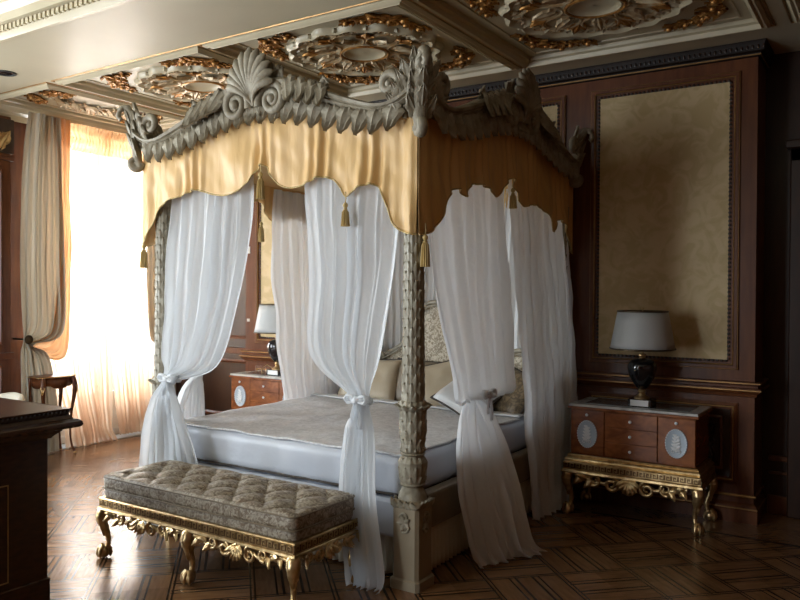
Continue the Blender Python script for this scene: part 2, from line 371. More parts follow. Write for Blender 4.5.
# projecting panelled wall behind the bed
X0, X1 = -3.6, 1.42
struct(MB().box(X0, X1, YW, YR, 0, 3.36).build('wall_headboard', 'wood', smooth=0))
def frame_xz(mb, x0, x1, z0, z1, y, prof):
    rows = []
    for ins, out in prof:
        a, b, c, d = x0 + ins, x1 - ins, z0 + ins, z1 - ins
        rows.append([(a, y - out, c), (b, y - out, c), (b, y - out, d), (a, y - out, d)])
    mb.grid(rows, True)
PAN = [(-3.45, -2.38), (-2.17, -.01), (.20, 1.31)]
wood_m, gold_m, fab, rope, dark = MB(), MB(), MB(), MB(), MB()
for a, b in PAN:
    z0, z1 = 1.10, 3.26
    frame_xz(wood_m, a, b, z0, z1, YW, [(0, 0), (0, .012), (.01, .022), (.03, .022), (.035, .004), (.07, .004)])
    frame_xz(gold_m, a + .031, b - .031, z0 + .031, z1 - .031, YW, [(0, 0), (.001, .020), (.006, .023), (.010, .020), (.011, 0)])
    frame_xz(gold_m, a + .004, b - .004, z0 + .004, z1 - .004, YW, [(0, 0), (0, .018), (.006, .018), (.006, 0)])
    fab.box(a + .075, b - .075, YW - .006, YW, z0 + .07, z1 - .07)
    for (p, q) in (((a + .066, z0 + .062), (b - .066, z0 + .062)), ((b - .066, z0 + .062), (b - .066, z1 - .062)), ((b - .066, z1 - .062), (a + .066, z1 - .062)), ((a + .066, z1 - .062), (a + .066, z0 + .062))):
        L = math.dist(p, q); n = int(L/.03)
        for i in range(n):
            t = (i + .5)/n; cx, cz = lerp(p[0], q[0], t), lerp(p[1], q[1], t)
            rope.ball((cx, YW - .008, cz), .012, .010, .012, 6, 4)
    # dado panel under each
    z0, z1 = .27, .86
    frame_xz(wood_m, a, b, z0, z1, YW, [(0, 0), (0, .010), (.02, .018), (.035, .004), (.06, .004)])
    frame_xz(gold_m, a + .026, b - .026, z0 + .026, z1 - .026, YW, [(0, 0), (0, .018), (.005, .020), (.009, .018), (.009, 0)])
    dark.box(a + .05, b - .05, YW - .010, YW, z0 + .05, z1 - .05)
    frame_xz(wood_m, a + .10, b - .10, z0 + .10, z1 - .10, YW - .010, [(0, 0), (0, .012), (.012, .018), (.024, .004)])
    for sg in (-1, 1):
        cx = (a + b)/2 + sg*(b - a)*.30
        for k in (-1, 1):
            dark.spiral((cx + k*.05, YW - .018, .57), (1, 0, 0), (0, 0, 1), .055, .01, 1.2, PI/2, .012, k)
            dark.leaf((cx, YW - .012, .57), (k*.5, 0, 1), (0, -1, 0), .16, .06); dark.leaf((cx, YW - .012, .57), (k*.5, 0, -1), (0, -1, 0), .16, .06)
struct(wood_m.build('trim_6', 'wood', smooth=30)); struct(gold_m.build('trim_7', 'goldline', smooth=30))
tmp = fab.build('wall_panel_fabric', 'panelfab', smooth=0); tmp.name = 'trim_8'; struct(tmp)
struct(rope.build('trim_9', 'darkwood', smooth=60)); struct(dark.build('trim_10', 'darkwood', smooth=40))
def rail_around(prof, name, mat, top=None):
    """horizontal moulding round the projecting wall: prof (out, z)"""
    mb = MB(); rows = []
    for o_, z in prof: rows.append([(X0 - o_, YR, z), (X0 - o_, YW - o_, z), (X1 + o_, YW - o_, z), (X1 + o_, YR, z)])
    mb.grid(rows[::-1]); return struct(mb.build(name, mat, smooth=30))
rail_around([(0, .905), (.015, .91), (.02, .93), (.035, .94), (.045, .955), (.045, .97), (.025, .975), (.025, .99), (.04, 1.0), (.04, 1.015), (0, 1.02)], 'trim_11', 'wood')
rail_around([(.044, .952), (.050, .954), (.050, .962), (.044, .964)], 'trim_12', 'goldline')
rail_around([(.036, 1.002), (.044, 1.004), (.044, 1.012), (.036, 1.014)], 'trim_13', 'goldline')
rail_around([(0, 3.345), (.015, 3.35), (.02, 3.37), (.045, 3.38), (.05, 3.43), (.06, 3.45), (0, 3.45)], 'trim_14', 'blackwood')
rail_around([(.016, 3.352), (.022, 3.354), (.022, 3.362), (.016, 3.364)], 'trim_15', 'goldline')
mb = MB(); x = X0 - .05
while x < X1 + .05: mb.ball((x, YW - .048, 3.405), .010, .010, .018, 6, 4); x += .036
struct(mb.build('trim_16', 'darkwood', smooth=60))
rail_around([(.03, 0), (.03, .09), (.022, .10), (.022, .12), (.015, .13), (0, .14)], 'baseboard_back', 'wood')
rail_around([(.026, .097), (.030, .099), (.030, .106), (.024, .108)], 'trim_17', 'goldline')
rail_around([(.0, .180), (.014, .182), (.018, .190), (.014, .198), (.0, .20)], 'trim_18', 'goldline')
# baseboards / dado on recessed wall
mb = MB().box(XW, X0 - .04, YR - .03, YR, 0, .14).box(X1 + .04, 1.62, YR - .03, YR, 0, .14); struct(mb.build('baseboard_recess', 'wood', smooth=0, bevel=.004))
mb = MB().box(XW, X0 - .05, YR - .035, YR, .93, 1.0).box(X1 + .05, 1.62, YR - .035, YR, .40, .44).box(X1 + .05, 1.62, YR - .03, YR, .30, .32)
struct(mb.build('trim_19', 'wood', smooth=0, bevel=.006))
mb = MB(); frame_xz(mb, -4.9, -3.8, .2, .86, YR, [(0, 0), (0, .015), (.02, .02), (.04, .004)]); frame_xz(mb, -4.9, -3.8, 1.1, 3.2, YR, [(0, 0), (0, .015), (.02, .02), (.04, .004)])
struct(mb.build('trim_20', 'wood', smooth=30))
# door in the right-hand recess
door = MB().box(1.70, 2.60, YR - .05, YR, .005, 2.62); frame_xz(door, 1.80, 2.5, .2, 1.0, YR - .05, [(0, 0), (0, .01), (.02, .015), (.04, .002)]); frame_xz(door, 1.80, 2.5, 1.15, 2.5, YR - .05, [(0, 0), (0, .01), (.02, .015), (.04, .002)])
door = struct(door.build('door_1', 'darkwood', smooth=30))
mb = MB().box(1.60, 1.70, YR - .08, YR, 0, 2.72).box(2.60, 2.70, YR - .08, YR, 0, 2.72).box(1.60, 2.70, YR - .08, YR, 2.62, 2.72).box(1.57, 2.73, YR - .11, YR, 2.72, 2.78)
struct(mb.build('door_frame', 'darkwood', bevel=.01)).parent = door
mb = MB().tube([(2.52, YR - .05, 1.05), (2.52, YR - .10, 1.05), (2.42, YR - .10, 1.05)], .01); mb.build('door_handle', 'gold', door)

# windows
for i, (c0, a, b) in enumerate(WIN):
    z1 = 3.32
    r = bpy.data.objects.new(f'window_{i+1}', None); C.objects.link(r); WL[r.name] = Vector((0, 0, 0)); struct(r)
    mb = MB().box(XW - .16, XW - .08, a, a + .07, 0, z1).box(XW - .16, XW - .08, b - .07, b, 0, z1).box(XW - .16, XW - .08, a, b, z1 - .07, z1).box(XW - .16, XW - .08, a, b, 0, .08)
    mb.box(XW - .15, XW - .07, c0 - .06, c0 + .06, 0, z1)
    mb.build('window_frame', 'whitepaint', r, smooth=0, bevel=.006)
    for s0, s1 in ((a + .07, c0 - .06), (c0 + .06, b - .07)):
        mb = MB().box(XW - .13, XW - .10, s0, s1, .08, .50); frame = mb
        mb.build('door_panel', 'whitepaint', r, smooth=0)
        MB().box(XW - .125, XW - .117, s0, s1, .50, z1 - .07).build('window_pane', 'glass', r, smooth=0)
    MB().tube([(XW - .06, c0, 1.0), (XW - .06, c0, 3.2)], .012).build('espagnolette_bolt', 'bronze', r)
# stone threshold in front of the window in view
struct(MB().box(XW - .02, XW + .20, .82, 2.60, 0, .012).build('trim_21', 'sill', smooth=0))

# carved pilaster beside the window
pl = MB().box(XW, XW + .16, -.25, .54, 0, 3.33); pil = struct(pl.build('wall_pilaster', 'wood', smooth=0, bevel=.006))
mb = MB()
def frame_yz(mb, y0, y1, z0, z1, x, prof):
    rows = []
    for ins, out in prof:
        a, b, c, d = y0 + ins, y1 - ins, z0 + ins, z1 - ins
        rows.append([(x + out, a, c), (x + out, b, c), (x + out, b, d), (x + out, a, d)])
    mb.grid(rows, True)
xf = XW + .16
frame_yz(mb, -.16, .45, 1.12, 2.82, xf, [(0, 0), (0, .014), (.015, .02), (.03, .003), (.05, .003), (.052, .014), (.07, .014), (.085, .002)])
frame_yz(mb, -.16, .45, .2, .92, xf, [(0, 0), (0, .014), (.015, .02), (.03, .003)])
mb.box(XW, xf + .04, -.29, .56, .98, 1.04); mb.box(XW, xf + .03, -.28, .56, 0, .14); mb.box(XW, xf + .03, -.28, .56, 2.90, 2.93)
mb.build('moulding', 'wood', pil, smooth=30, bevel=.004)
mb = MB()
for cy_ in (-.13, .14, .41):
    for sg in (-1, 1):
        mb.spiral((xf + .02, cy_ + sg*.055, 3.12), (0, 1, 0), (0, 0, 1), .06, .012, 1.4, -PI/2, .016, sg)
        mb.leaf((xf + .01, cy_, 3.0), (0, sg*.5, 1), (1, 0, 0), .22, .09)
        mb.leaf((xf + .01, cy_, 3.16), (0, sg*.9, -.5), (1, 0, 0), .12, .06)
    mb.ball((xf + .02, cy_, 3.13), .03, .035, .035)
mb.build('capital_carving', 'gold', pil, smooth=50)
MB().box(XW, xf + .02, -.28, .56, 2.97, 3.30).build('capital', 'darkwood', pil, smooth=0, bevel=.005)
sp = MB().lathe([(.085, 0), (.085, -.008), (.07, -.012), (.06, -.004), (.055, -.0)], (-3.95, -.10, ZC), 24)
sl = thing('recessed_spotlight', 'small round black spotlight sunk in the plain cream ceiling at the far left', 'ceiling light', (-3.95, -.10, ZC))
sp.build('bezel', 'void', sl); MB().lathe([(.052, -.006), (.03, -.009), (.001, -.010)], (-3.95, -.10, ZC), 20).build('lens', 'black', sl)

# ------------------------------------------------------------------ ceiling ornaments
DN = (0, 0, -1)
def medallion(cx, cy, rx, ry, label):
    z = ZC + .035; t = thing('ceiling_medallion', label, 'ceiling medallion', (cx, cy, z), 'plaster medallions in the ceiling coffers')
    def P(r, a, dz=0): return (cx + rx*r*math.cos(a), cy + ry*r*math.sin(a), z - dz)
    m = MB(); n = 96; rows = []
    for r, dz, wav in ((1.0, -.004, 1), (.99, .03, 1), (.95, .045, 1), (.90, .03, .6), (.86, .015, .2), (.5, .012, 0), (.30, .03, 0), (.27, .035, 0), (.22, .01, 0), (.02, .02, 0)):
        rows.append([P(r*(1 + wav*.035*math.cos(16*2*PI*k/n) ), 2*PI*k/n, dz) for k in range(n)])
    m.grid(rows, True)
    for k in range(16):
        a = 2*PI*(k + .5)/16; m.leaf(P(.80, a, .015), (math.cos(a)*rx, math.sin(a)*ry, 0), DN, .11*rx/.6, .12, .2, 2, .12)
    m.build('rosette', 'plaster', t, smooth=50)
    m = MB(); m.tube([P(.31, 2*PI*k/40, .03) for k in range(41)], .012, 6)
    m.build('centre_ring', 'gilt', t)
    for k in range(8):
        a = 2*PI*k/8 + .2; c = P(.56, a, .02); m = MB(); U = Vector((math.cos(a)*rx, math.sin(a)*ry, 0)); V = Vector((-math.sin(a)*rx, math.cos(a)*ry, 0))
        m.tube([Vector(c) + U*(.22*math.cos(q)) + V*(.20*math.sin(q)) for q in [2*PI*j/28 for j in range(29)]], .014, 6)
        m.leaf(Vector(c) - U*.14, U, DN, .27*rx, .09, .4, 3)
        for s in (-1, 1): m.spiral(Vector(c) + U*.28 + V*(.13*s), U, V, .10, .02, 1.3, PI, .014, s, 6)
        m.build('cartouche', 'plastergold', t, smooth=50)
    for k in range(8):
        m = MB(); a = 2*PI*(k + .5)/8 + .2; U = Vector((math.cos(a)*rx, math.sin(a)*ry, 0)); V = Vector((-math.sin(a)*rx, math.cos(a)*ry, 0)); c = Vector(P(.60, a, .02))
        m.leaf(c, U, DN, .22*rx, .07, .3, 3); m.leaf(c, U + V*.9, DN, .17*rx, .05, .3, 3); m.leaf(c, U - V*.9, DN, .17*rx, .05, .3, 3); m.ball(P(.47, a, .02), .022, .022, .012, 8, 5)
        m.build('leafwork', 'gilt', t, smooth=50)
def spray(cx, cy, sx, sy, ext, label, dens=11):
    """L-shaped gilt leaf spray hugging the corner (cx,cy), opening towards (sx,sy)"""
    m = MB(); z = ZC + .03; rnd = random.Random(int(cx*100) + int(cy*57))
    for arm in (0, 1):
        for k in range(dens):
            t = k/(dens - 1); d = .05 + ext*t
            b = .05 + .16*(1 - t)**1.5
            x = cx + sx*(d if arm == 0 else b); y = cy + sy*(b if arm == 0 else d)
            for q in range(8):
                a = rnd.uniform(0, 2*PI); base = (0 if sx > 0 else PI) if arm == 0 else (PI/2 if sy > 0 else -PI/2)
                a = base + rnd.uniform(-1.3, 1.3); L = rnd.uniform(.045, .075)*(1.15 - .45*t)
                m.leaf((x + rnd.uniform(-.045, .045), y + rnd.uniform(-.045, .045), z - rnd.uniform(0, .012)), (math.cos(a), math.sin(a), -.08), DN, L, L*.45, .3, 2, .2, nu=5, nv=5)
            if k % 3 == 0: m.ball((x, y, z - .02), .022, .022, .02, 8, 5)
        m.spiral((cx + sx*(.12 if arm else .2), cy + sy*(.2 if arm else .12), z - .02), (sx, 0, 0), (0, sy, 0), .05, .01, 1.3, 0, .012, 1 if arm else -1, 6)
    o = m.build('gilt_corner_spray', 'gilt', None, smooth=50); tag(o, label, 'ceiling ornament', 'gilt leaf sprays in the ceiling coffers')
cname = ['half-width coffer beside the window', 'coffer left of the canopy crest', 'coffer above the bed foot', 'coffer before the right wall panel']
for ci, (a, b) in enumerate(COF[:4]):
    cx, cy_ = (a + b)/2, (CY[0] + CY[1])/2
    if ci:
        medallion(cx + (.05 if ci == 1 else 0), cy_ - .05, .60, .54, {1: 'cream and gilt oval ceiling medallion left of the shell crest, nearest the window', 2: 'cream and gilt ceiling medallion above the right half of the canopy front', 3: 'dim cream ceiling medallion with oval rings, top right, farthest from the window'}[ci])
    else:
        m = MB(); rnd = random.Random(3)
        for k in range(46):
            y = lerp(.62, 1.75, (k + .5)/46); t = 1 - abs(2*(k + .5)/46 - 1); x = cx + .07*math.sin(5*y)
            aa = PI/2 + rnd.uniform(-1.1, 1.1)
            m.leaf((x + rnd.uniform(-.06, .06)*t, y, ZC + .025), (math.cos(aa), math.sin(aa), -.1), DN, .13, .07, .6, 2, nu=5, nv=5)
            if k % 6 == 0: m.spiral((x + .07, y, ZC + .015), (1, 0, 0), (0, 1, 0), .06, .01, 1.2, 0, .012, 1, 6); m.ball((x, y, ZC + .01), .03, .03, .02, 8, 5)
        tag(m.build('gilt_garland', 'plastergold', None, smooth=50), 'long gilt leaf garland running down the half-width coffer beside the window', 'ceiling ornament')
    for sx, sy, w in ((1, 1, 'near left'), (-1, 1, 'near right'), (1, -1, 'far left'), (-1, -1, 'far right')):
        e = .36 if ci else .14
        spray(a + .16 if sx > 0 else b - .16, CY[0] + .15 if sy > 0 else CY[1] - .15, sx, sy, e, f'gilt leaf spray, {w} corner of {cname[ci]}', 10 if ci else 4)

# ------------------------------------------------------------------ four-poster bed
BW, BL = 2.18, 2.24; XM = -BW/2
bed = thing('four_poster_bed', 'carved grey four-poster bed with shell-crested canopy and gold silk valances', 'bed', (XM, BL/2, 0))
def post(px, py, name='post'):
    def R(z, a):
        r = interp([(.48, .085), (.52, .078), (.56, .055), (.60, .070), (.70, .078), (.74, .05), (.76, .066), (.80, .060), (.86, .072), (1.00, .070), (1.02, .076), (1.04, .066), (1.5, .060), (2.7, .054)], z)
        if z > .56:
            p = .052; row = z/p; k = math.floor(row); f = row - k; best = 0
            for kk in (k, k - 1):
                ff = row - kk; ph = (kk % 2)*.5; u = (a/(2*PI)*8 + ph) % 1 - .5
                tip = ff*.62; wv = .46*math.sqrt(max(0, 1 - ff/2)) * (1 + .14*math.cos(ff*9))
                if abs(u) < wv and ff < 2: best = max(best, (.30 + .70*ff/2)*(1 - .55*(abs(u)/wv)**2) + (.16 if abs(u) < .06 else 0) + .08*math.cos(abs(u)*30 + ff*6))
            r += .0085*best - .006*(z > 1.04)
        return r
    m = MB(); nz, na = 560, 84; rows = []
    for i in range(nz + 1):
        z = lerp(.48, 2.50, i/nz)
        rows.append([(px + R(z, 2*PI*k/na)*math.cos(2*PI*k/na), py + R(z, 2*PI*k/na)*math.sin(2*PI*k/na), z) for k in range(na)])
    m.grid(rows, True)
    for z, r in ((.745, .066), (1.01, .08), (.575, .068)):
        m.lathe([(r - .02, -.014), (r, -.008), (r + .006, 0), (r, .008), (r - .02, .014)], (px, py, z), 32)
    for k in range(12):
        a = 2*PI*k/12; m.leaf((px + .07*math.cos(a), py + .07*math.sin(a), .99), (math.cos(a)*.5, math.sin(a)*.5, 1), (math.cos(a), math.sin(a), 0), .05, .045, .8, 2, nu=5, nv=5)
    o = m.build(name, 'postpaint', bed, smooth=50)
    m = MB(); s = .085
    rows = []
    for z, h in ((0, s + .012), (.05, s + .012), (.06, s), (.45, s), (.465, s + .012), (.485, s + .008), (.495, s - .01)):
        c = .018; rows.append([(px + x, py + y, z) for x, y in ((-h, -h + c), (-h + c, -h), (h - c, -h), (h, -h + c), (h, h - c), (h - c, h), (-h + c, h), (-h, h - c))])
    m.grid(rows, True); m.build('plinth', 'plinth', o, smooth=20)
    m = MB()
    for nx, ny in ((0, -1), (1, 0), (-1, 0)):
        U = (ny, nx, 0) if ny else (0, 1, 0)
        cpt = (px + nx*(s + .004), py + ny*(s + .004), .37)
        m.spiral((cpt[0], cpt[1], .40), U, (0, 0, 1), .030, .006, 1.2, 0, .008, 1, 6); m.spiral((cpt[0], cpt[1], .34), U, (0, 0, 1), .028, .006, 1.2, PI, .008, 1, 6)
        for a in range(5):
            q = 2*PI*a/5; m.leaf(cpt, (U[0]*math.cos(q), U[1]*math.cos(q), math.sin(q)), (nx, ny, 0), .05, .025, .4, 2, nu=5, nv=5)
        for a in range(4):
            u = (-.06 + .04*a); m.leaf((cpt[0] + U[0]*u, cpt[1] + U[1]*u, .455), (0, 0, 1), (nx, ny, 0), .05, .04, .8, 2, nu=5, nv=5)
    m.build('carved_rosette', 'postpaint', o, smooth=50)
    return o
p0 = post(0, 0)
for px, py in ((-BW + .08, 0), (0, BL), (-BW + .08, BL)):                     # the other three posts
    c = p0.copy(); C.objects.link(c); c.location = (px, py, 0); c.location = (p0.location.x + px, p0.location.y + py, 0)
    for ch in list(p0.children): k = ch.copy(); C.objects.link(k); k.parent = c
# frame of the bed
MB().box(-BW + .05, -.05, -.03, .05, .25, .47).build('end_rail', 'bedspread', bed, smooth=0, bevel=.02)
MB().box(-BW + .05, -.05, BL - .05, BL + .02, .25, .47).build('end_rail', 'bedspread', bed, smooth=0, bevel=.02)
MB().box(-.06, .03, .06, BL - .06, .28, .49).build('side_rail', 'rail', bed, smooth=0, bevel=.02)
MB().box(-BW + .03, -BW + .12, .06, BL - .06, .26, .49).build('side_rail', 'rail', bed, smooth=0, bevel=.02)
def pleats(P0, P1, z0, z1, n, amp, outd, mb):
    rows = []
    for j, z in enumerate((z1, lerp(z0, z1, .6), lerp(z0, z1, .25), z0)):
        row = []
        for i in range(n*8 + 1):
            t = i/(n*8); k = amp*(.4 + .6*j/3)*math.sin(2*PI*n*t + .7*math.sin(5*t*PI))
            row.append((lerp(P0[0], P1[0], t) + outd[0]*k, lerp(P0[1], P1[1], t) + outd[1]*k, z))
        rows.append(row)
    mb.grid(rows)
m = MB(); pleats((-.02, .08), (-.02, BL - .06), .015, .29, 44, .016, (1, 0), m); pleats((-BW + .05, .08), (-BW + .05, BL - .06), .015, .29, 44, .016, (1, 0), m); pleats((-BW + .08, .05), (-.08, .05), .015, .29, 40, .016, (0, 1), m)
m.build('bed_skirt', 'skirt', bed, smooth=60, solid=.004)

# headboard
hb = [(0, 1.565), (.06, 1.56), (.14, 1.52), (.22, 1.44), (.27, 1.34), (.31, 1.24), (.37, 1.17), (.46, 1.12), (.54, 1.08), (.565, 1.055), (.60, 1.10), (.68, 1.15), (.78, 1.18), (.88, 1.165), (.96, 1.11), (1.02, 1.02)]
yh = BL - .13
def hbz(d): return interp(hb, abs(d))
m = MB(); fr = []; bk = []; N = 120
for i in range(N + 1):
    x = lerp(-1.02, 1.02, i/N); top = hbz(x)
    fr.append([(XM + x, yh - .035*math.sin(PI*min(1, max(0, (z/8)))) , lerp(.5, top - .02, z/8)) for z in range(9)]); bk.append([(XM + x, yh + .05, lerp(.5, top - .02, z/8)) for z in range(8, -1, -1)])
m.grid([a + b for a, b in zip(fr, bk)], True); m.build('headboard', 'headfab', bed, smooth=50)
m = MB(); pts = [(XM + lerp(-1.03, 1.03, i/160), yh, hbz(lerp(-1.03, 1.03, i/160))) for i in range(161)]
m.tube(pts, .020, 8)
m.tube([(p[0], p[1] - .03, p[2] - .03) for p in pts], .008, 6)
for s in (-1, 1):
    m.spiral((XM + s*.565, yh - .02, 1.07), (1, 0, 0), (0, 0, 1), .03, .006, 1.3, PI/2, .014, s, 6)
m.build('headboard_frame', 'postpaint', bed, smooth=50)

# canopy lining, out of view, added to block light from above
MB().box(-BW - .03, .03, -.03, BL + .03, 2.54, 2.57).build('unseen_canopy_roof', 'valance', bed, smooth=0)

# cornice, identical on all four sides; local frame: s along, n outward
RB = [(0, 2.78), (.1, 2.775), (.2, 2.765), (.3, 2.745), (.45, 2.71), (.6, 2.665), (.75, 2.63), (.86, 2.615), (1.0, 2.625), (1.12, 2.65)]
RT = [(0, 2.96), (.2, 2.95), (.3, 2.92), (.4, 2.885), (.5, 2.845), (.6, 2.80), (.7, 2.76), (.8, 2.725), (.88, 2.70), (.95, 2.695), (1.02, 2.71), (1.06, 2.735), (1.12, 2.78)]
PROF = [(.0, .0), (.02, .030), (.22, .034), (.30, .045), (.38, .048), (.46, .040), (.50, .058), (.62, .075), (.70, .070), (.75, .088), (.92, .096), (1.0, .080), (1.0, 0)]
def cornice(org, U, half, name):
    org, U = Vector(org), Vector(U); Nn = Vector((U.y, -U.x, 0)); K = half/1.12
    def P(s, n, z): return org + U*s + Nn*n + Vector((0, 0, z))
    m = MB(); rows = []
    for i in range(141):
        s = lerp(-half, half, i/140); d = abs(s)/K; b, t = sinterp(RB, d), sinterp(RT, d)
        rows.append([P(s, n, lerp(b, t, v)) for v, n in PROF])
    m.grid(rows, True)
    o = m.build(name, 'carve', bed, smooth=30)
    # hanging leaf fringe
    m = MB(); k = 0; n = round(2*half/.108)
    for i in range(n + 1):
        s = lerp(-half + .02, half - .02, i/n); d = abs(s)/K
        if d > 1.06: continue
        sl = -.25*math.copysign(1, s)*min(1, d*3)
        m.leaf(P(s, .055, sinterp(RB, d) + .055), U*sl + Vector((0, 0, -1)), Nn, .155, .112, .25, 2, .20)
        m.tube([P(s + .05, .02, sinterp(RB, d) + .02), P(s + .05, .022, sinterp(RB, d) - .02)], .014, 6)
    m.build('leaf_fringe', 'carve', o, smooth=60)
    # shell
    m = MB(); c = P(0, .05, 2.80); Z = Vector((0, 0, 1))
    for k in range(-5, 6):
        a = k*.20; L = .350 - .011*abs(k)**1.5
        pts = []; rad = []
        for j in range(10):
            t = j/9; aa = a*(.35 + .65*t); pts.append(c + (U*math.sin(aa) + Z*math.cos(aa))*L*t + Nn*(.035 + .05*math.sin(PI*t*.8))); rad.append(.008 + .026*t if j < 9 else .012)
        m.tube(pts, rad, 8, .8, Nn)
    for sg in (-1, 1):
        for j in range(3): m.leaf(P(sg*(.10 + .035*j), .05, 2.92 + .02*j), U*sg*(.55 + .35*j) + Z, Nn, .16 - .035*j, .070, .5, 3)
    for a in (-.6, 0, .6): m.leaf(P(a*.03, .07, 2.80), U*a + Z*-1, Nn, .085, .05, .4, 2)
    m.build('shell', 'carve', o, smooth=60)
    # volutes and acanthus leaves
    for sg in (-1, 1):
        m = MB(); m.spiral(P(sg*.155, .075, 2.825), U*sg, Z, .120, .012, 2.1, PI*1.1, .030, -1, 10, rise=0, flat=1.1)
        m.ball(P(sg*.155, .085, 2.825), .03); m.lathe([(.001, 0)], P(0, 0, 0), 3) if 0 else None
        disc = [[P(sg*.155 + r*math.cos(2*PI*k/20), n_, 2.825 + r*math.sin(2*PI*k/20)) for k in range(20)] for r, n_ in ((.11, .03), (.10, .06), (.04, .075), (.001, .08))]
        m.grid(disc, True)
        m.build('volute', 'carve', o, smooth=60)
        m = MB()
        for j in range(4):
            s = .27 + j*.075; d = s; zt = sinterp(RT, d)
            m.leaf(P(sg*s*K, .085, zt - .005), U*sg*(.42) + Z*-1, Nn, .20 - .012*j, .10, .75, 4, .3)
            m.leaf(P(sg*(s - .02)*K, .06, zt - .06), U*sg*.9 + Z*.25, Nn, .12 - .010*j, .06, .5, 3, .3)
        m.leaf(P(sg*.52*K, .05, 2.84), U*sg*.2 + Z, Nn, .085, .06, .8, 3); m.leaf(P(sg*.50*K, .05, 2.83), U*sg*-.5 + Z, Nn, .07, .05, .8, 3); m.ball(P(sg*.52*K, .06, 2.88), .022)
        m.build('acanthus', 'carve', o, smooth=60)
        # scroll where the rail ends
        m = MB(); m.spiral(P(sg*(half - .16), .055, 2.80), U*sg, Z, .085, .012, 1.5, -PI*.45, .032, 1, 10, flat=1.0)
        m.ball(P(sg*(half - .16), .06, 2.80), .022)
        for j in range(4): m.leaf(P(sg*(half - .10 + .02*j), .06, 2.64 + .055*j), U*sg*(-.5 + .12*j) + Z, Nn, .13, .055, .6, 3)
        m.build('rail_scroll', 'carve', o, smooth=60)
O_ = .070
cornice((XM, -O_, 0), (1, 0, 0), BW/2 + O_, 'cornice_rail')
cornice((O_, BL/2, 0), (0, 1, 0), BL/2 + O_, 'cornice_rail')
cornice((-BW - O_, BL/2, 0), (0, -1, 0), BL/2 + O_, 'cornice_rail')
cornice((XM, BL - .0, 0), (-1, 0, 0), BW/2 + O_, 'cornice_rail') if 0 else None
for sx, sy in ((1, -1), (-1, -1), (1, 1), (-1, 1)):
    cx = O_ if sx > 0 else -BW - O_; cyy = -O_ if sy < 0 else BL + .0
    D = Vector((sx, sy*(1 if sy < 0 else .35), 0)).normalized(); Z = Vector((0, 0, 1)); Tn = Vector((-D.y, D.x, 0)); c = Vector((cx, cyy, 0))
    m = MB(); sp_ = [(.03, 2.54), (.06, 2.60), (.075, 2.68), (.08, 2.76), (.085, 2.84), (.11, 2.91), (.155, 2.955), (.20, 2.955), (.235, 2.925), (.240, 2.885), (.215, 2.87)]
    sp2 = []
    for i in range(len(sp_) - 1):
        for q in range(3): sp2.append((lerp(sp_[i][0], sp_[i+1][0], q/3), lerp(sp_[i][1], sp_[i+1][1], q/3)))
    sp2.append(sp_[-1]); sp2 = [(r*.72 - .012, z - .01) for r, z in sp2]
    m.tube([c + D*r + Z*z for r, z in sp2], [.036 + .014*math.sin(PI*min(1, i/len(sp2)*1.6)) - .016*(i/len(sp2)) + .004*math.cos(i*1.7) for i in range(len(sp2))], 12, .75, D)
    m.spiral(c + D*.045 + Z*2.555, D, Z, .050, .01, 1.5, PI, .028, 1, 10, flat=1.3)
    for sg in (-1, 1):
        for j in range(5):
            m.leaf(c + D*.03 + Tn*sg*.015 + Z*(2.60 + .070*j), Tn*sg*(.55 - .06*j) + Z*1.0 + D*.05, D, .15 - .010*j, .065, .4, 3, .25)
    for j in range(3): m.leaf(c + D*(.065 + .01*j) + Z*(2.66 + .09*j), Z + D*.15, D, .12, .06, .4, 3, .25)
    m.build('corner_acanthus', 'carve', bed, smooth=60)

# valances (gold silk), bottom edge follows the scallops
VF = [(-1.14, 1.98), (-1.10, 2.00), (-1.05, 2.06), (-.99, 2.18), (-.92, 2.245), (-.85, 2.28), (-.78, 2.285), (-.70, 2.31), (-.62, 2.335), (-.54, 2.32), (-.45, 2.29), (-.36, 2.275), (-.26, 2.28), (-.18, 2.305), (-.10, 2.36), (-.03, 2.44), (0, 2.455),
      (.04, 2.43), (.08, 2.37), (.14, 2.31), (.21, 2.285), (.30, 2.285), (.38, 2.31), (.45, 2.335), (.52, 2.33), (.59, 2.30), (.635, 2.24), (.665, 2.18), (.70, 2.225), (.76, 2.255), (.84, 2.27), (.89, 2.245), (.93, 2.18), (.965, 2.07), (1.0, 2.015), (1.06, 1.98), (1.14, 1.965)]
VS = [(-1.14, 1.965), (-1.06, 1.98), (-.97, 2.03), (-.90, 2.10), (-.85, 2.19), (-.79, 2.25), (-.74, 2.27), (-.69, 2.24), (-.66, 2.205), (-.62, 2.28), (-.52, 2.325), (-.42, 2.33), (-.34, 2.315), (-.24, 2.27), (-.20, 2.28), (-.12, 2.34), (-.03, 2.42), (0, 2.43),
      (.05, 2.36), (.12, 2.28), (.20, 2.25), (.32, 2.28), (.42, 2.28), (.52, 2.25), (.62, 2.235), (.70, 2.19), (.74, 2.05), (.76, 2.19), (.84, 2.22), (.92, 2.18), (1.0, 2.08), (1.06, 2.0), (1.14, 1.965)]
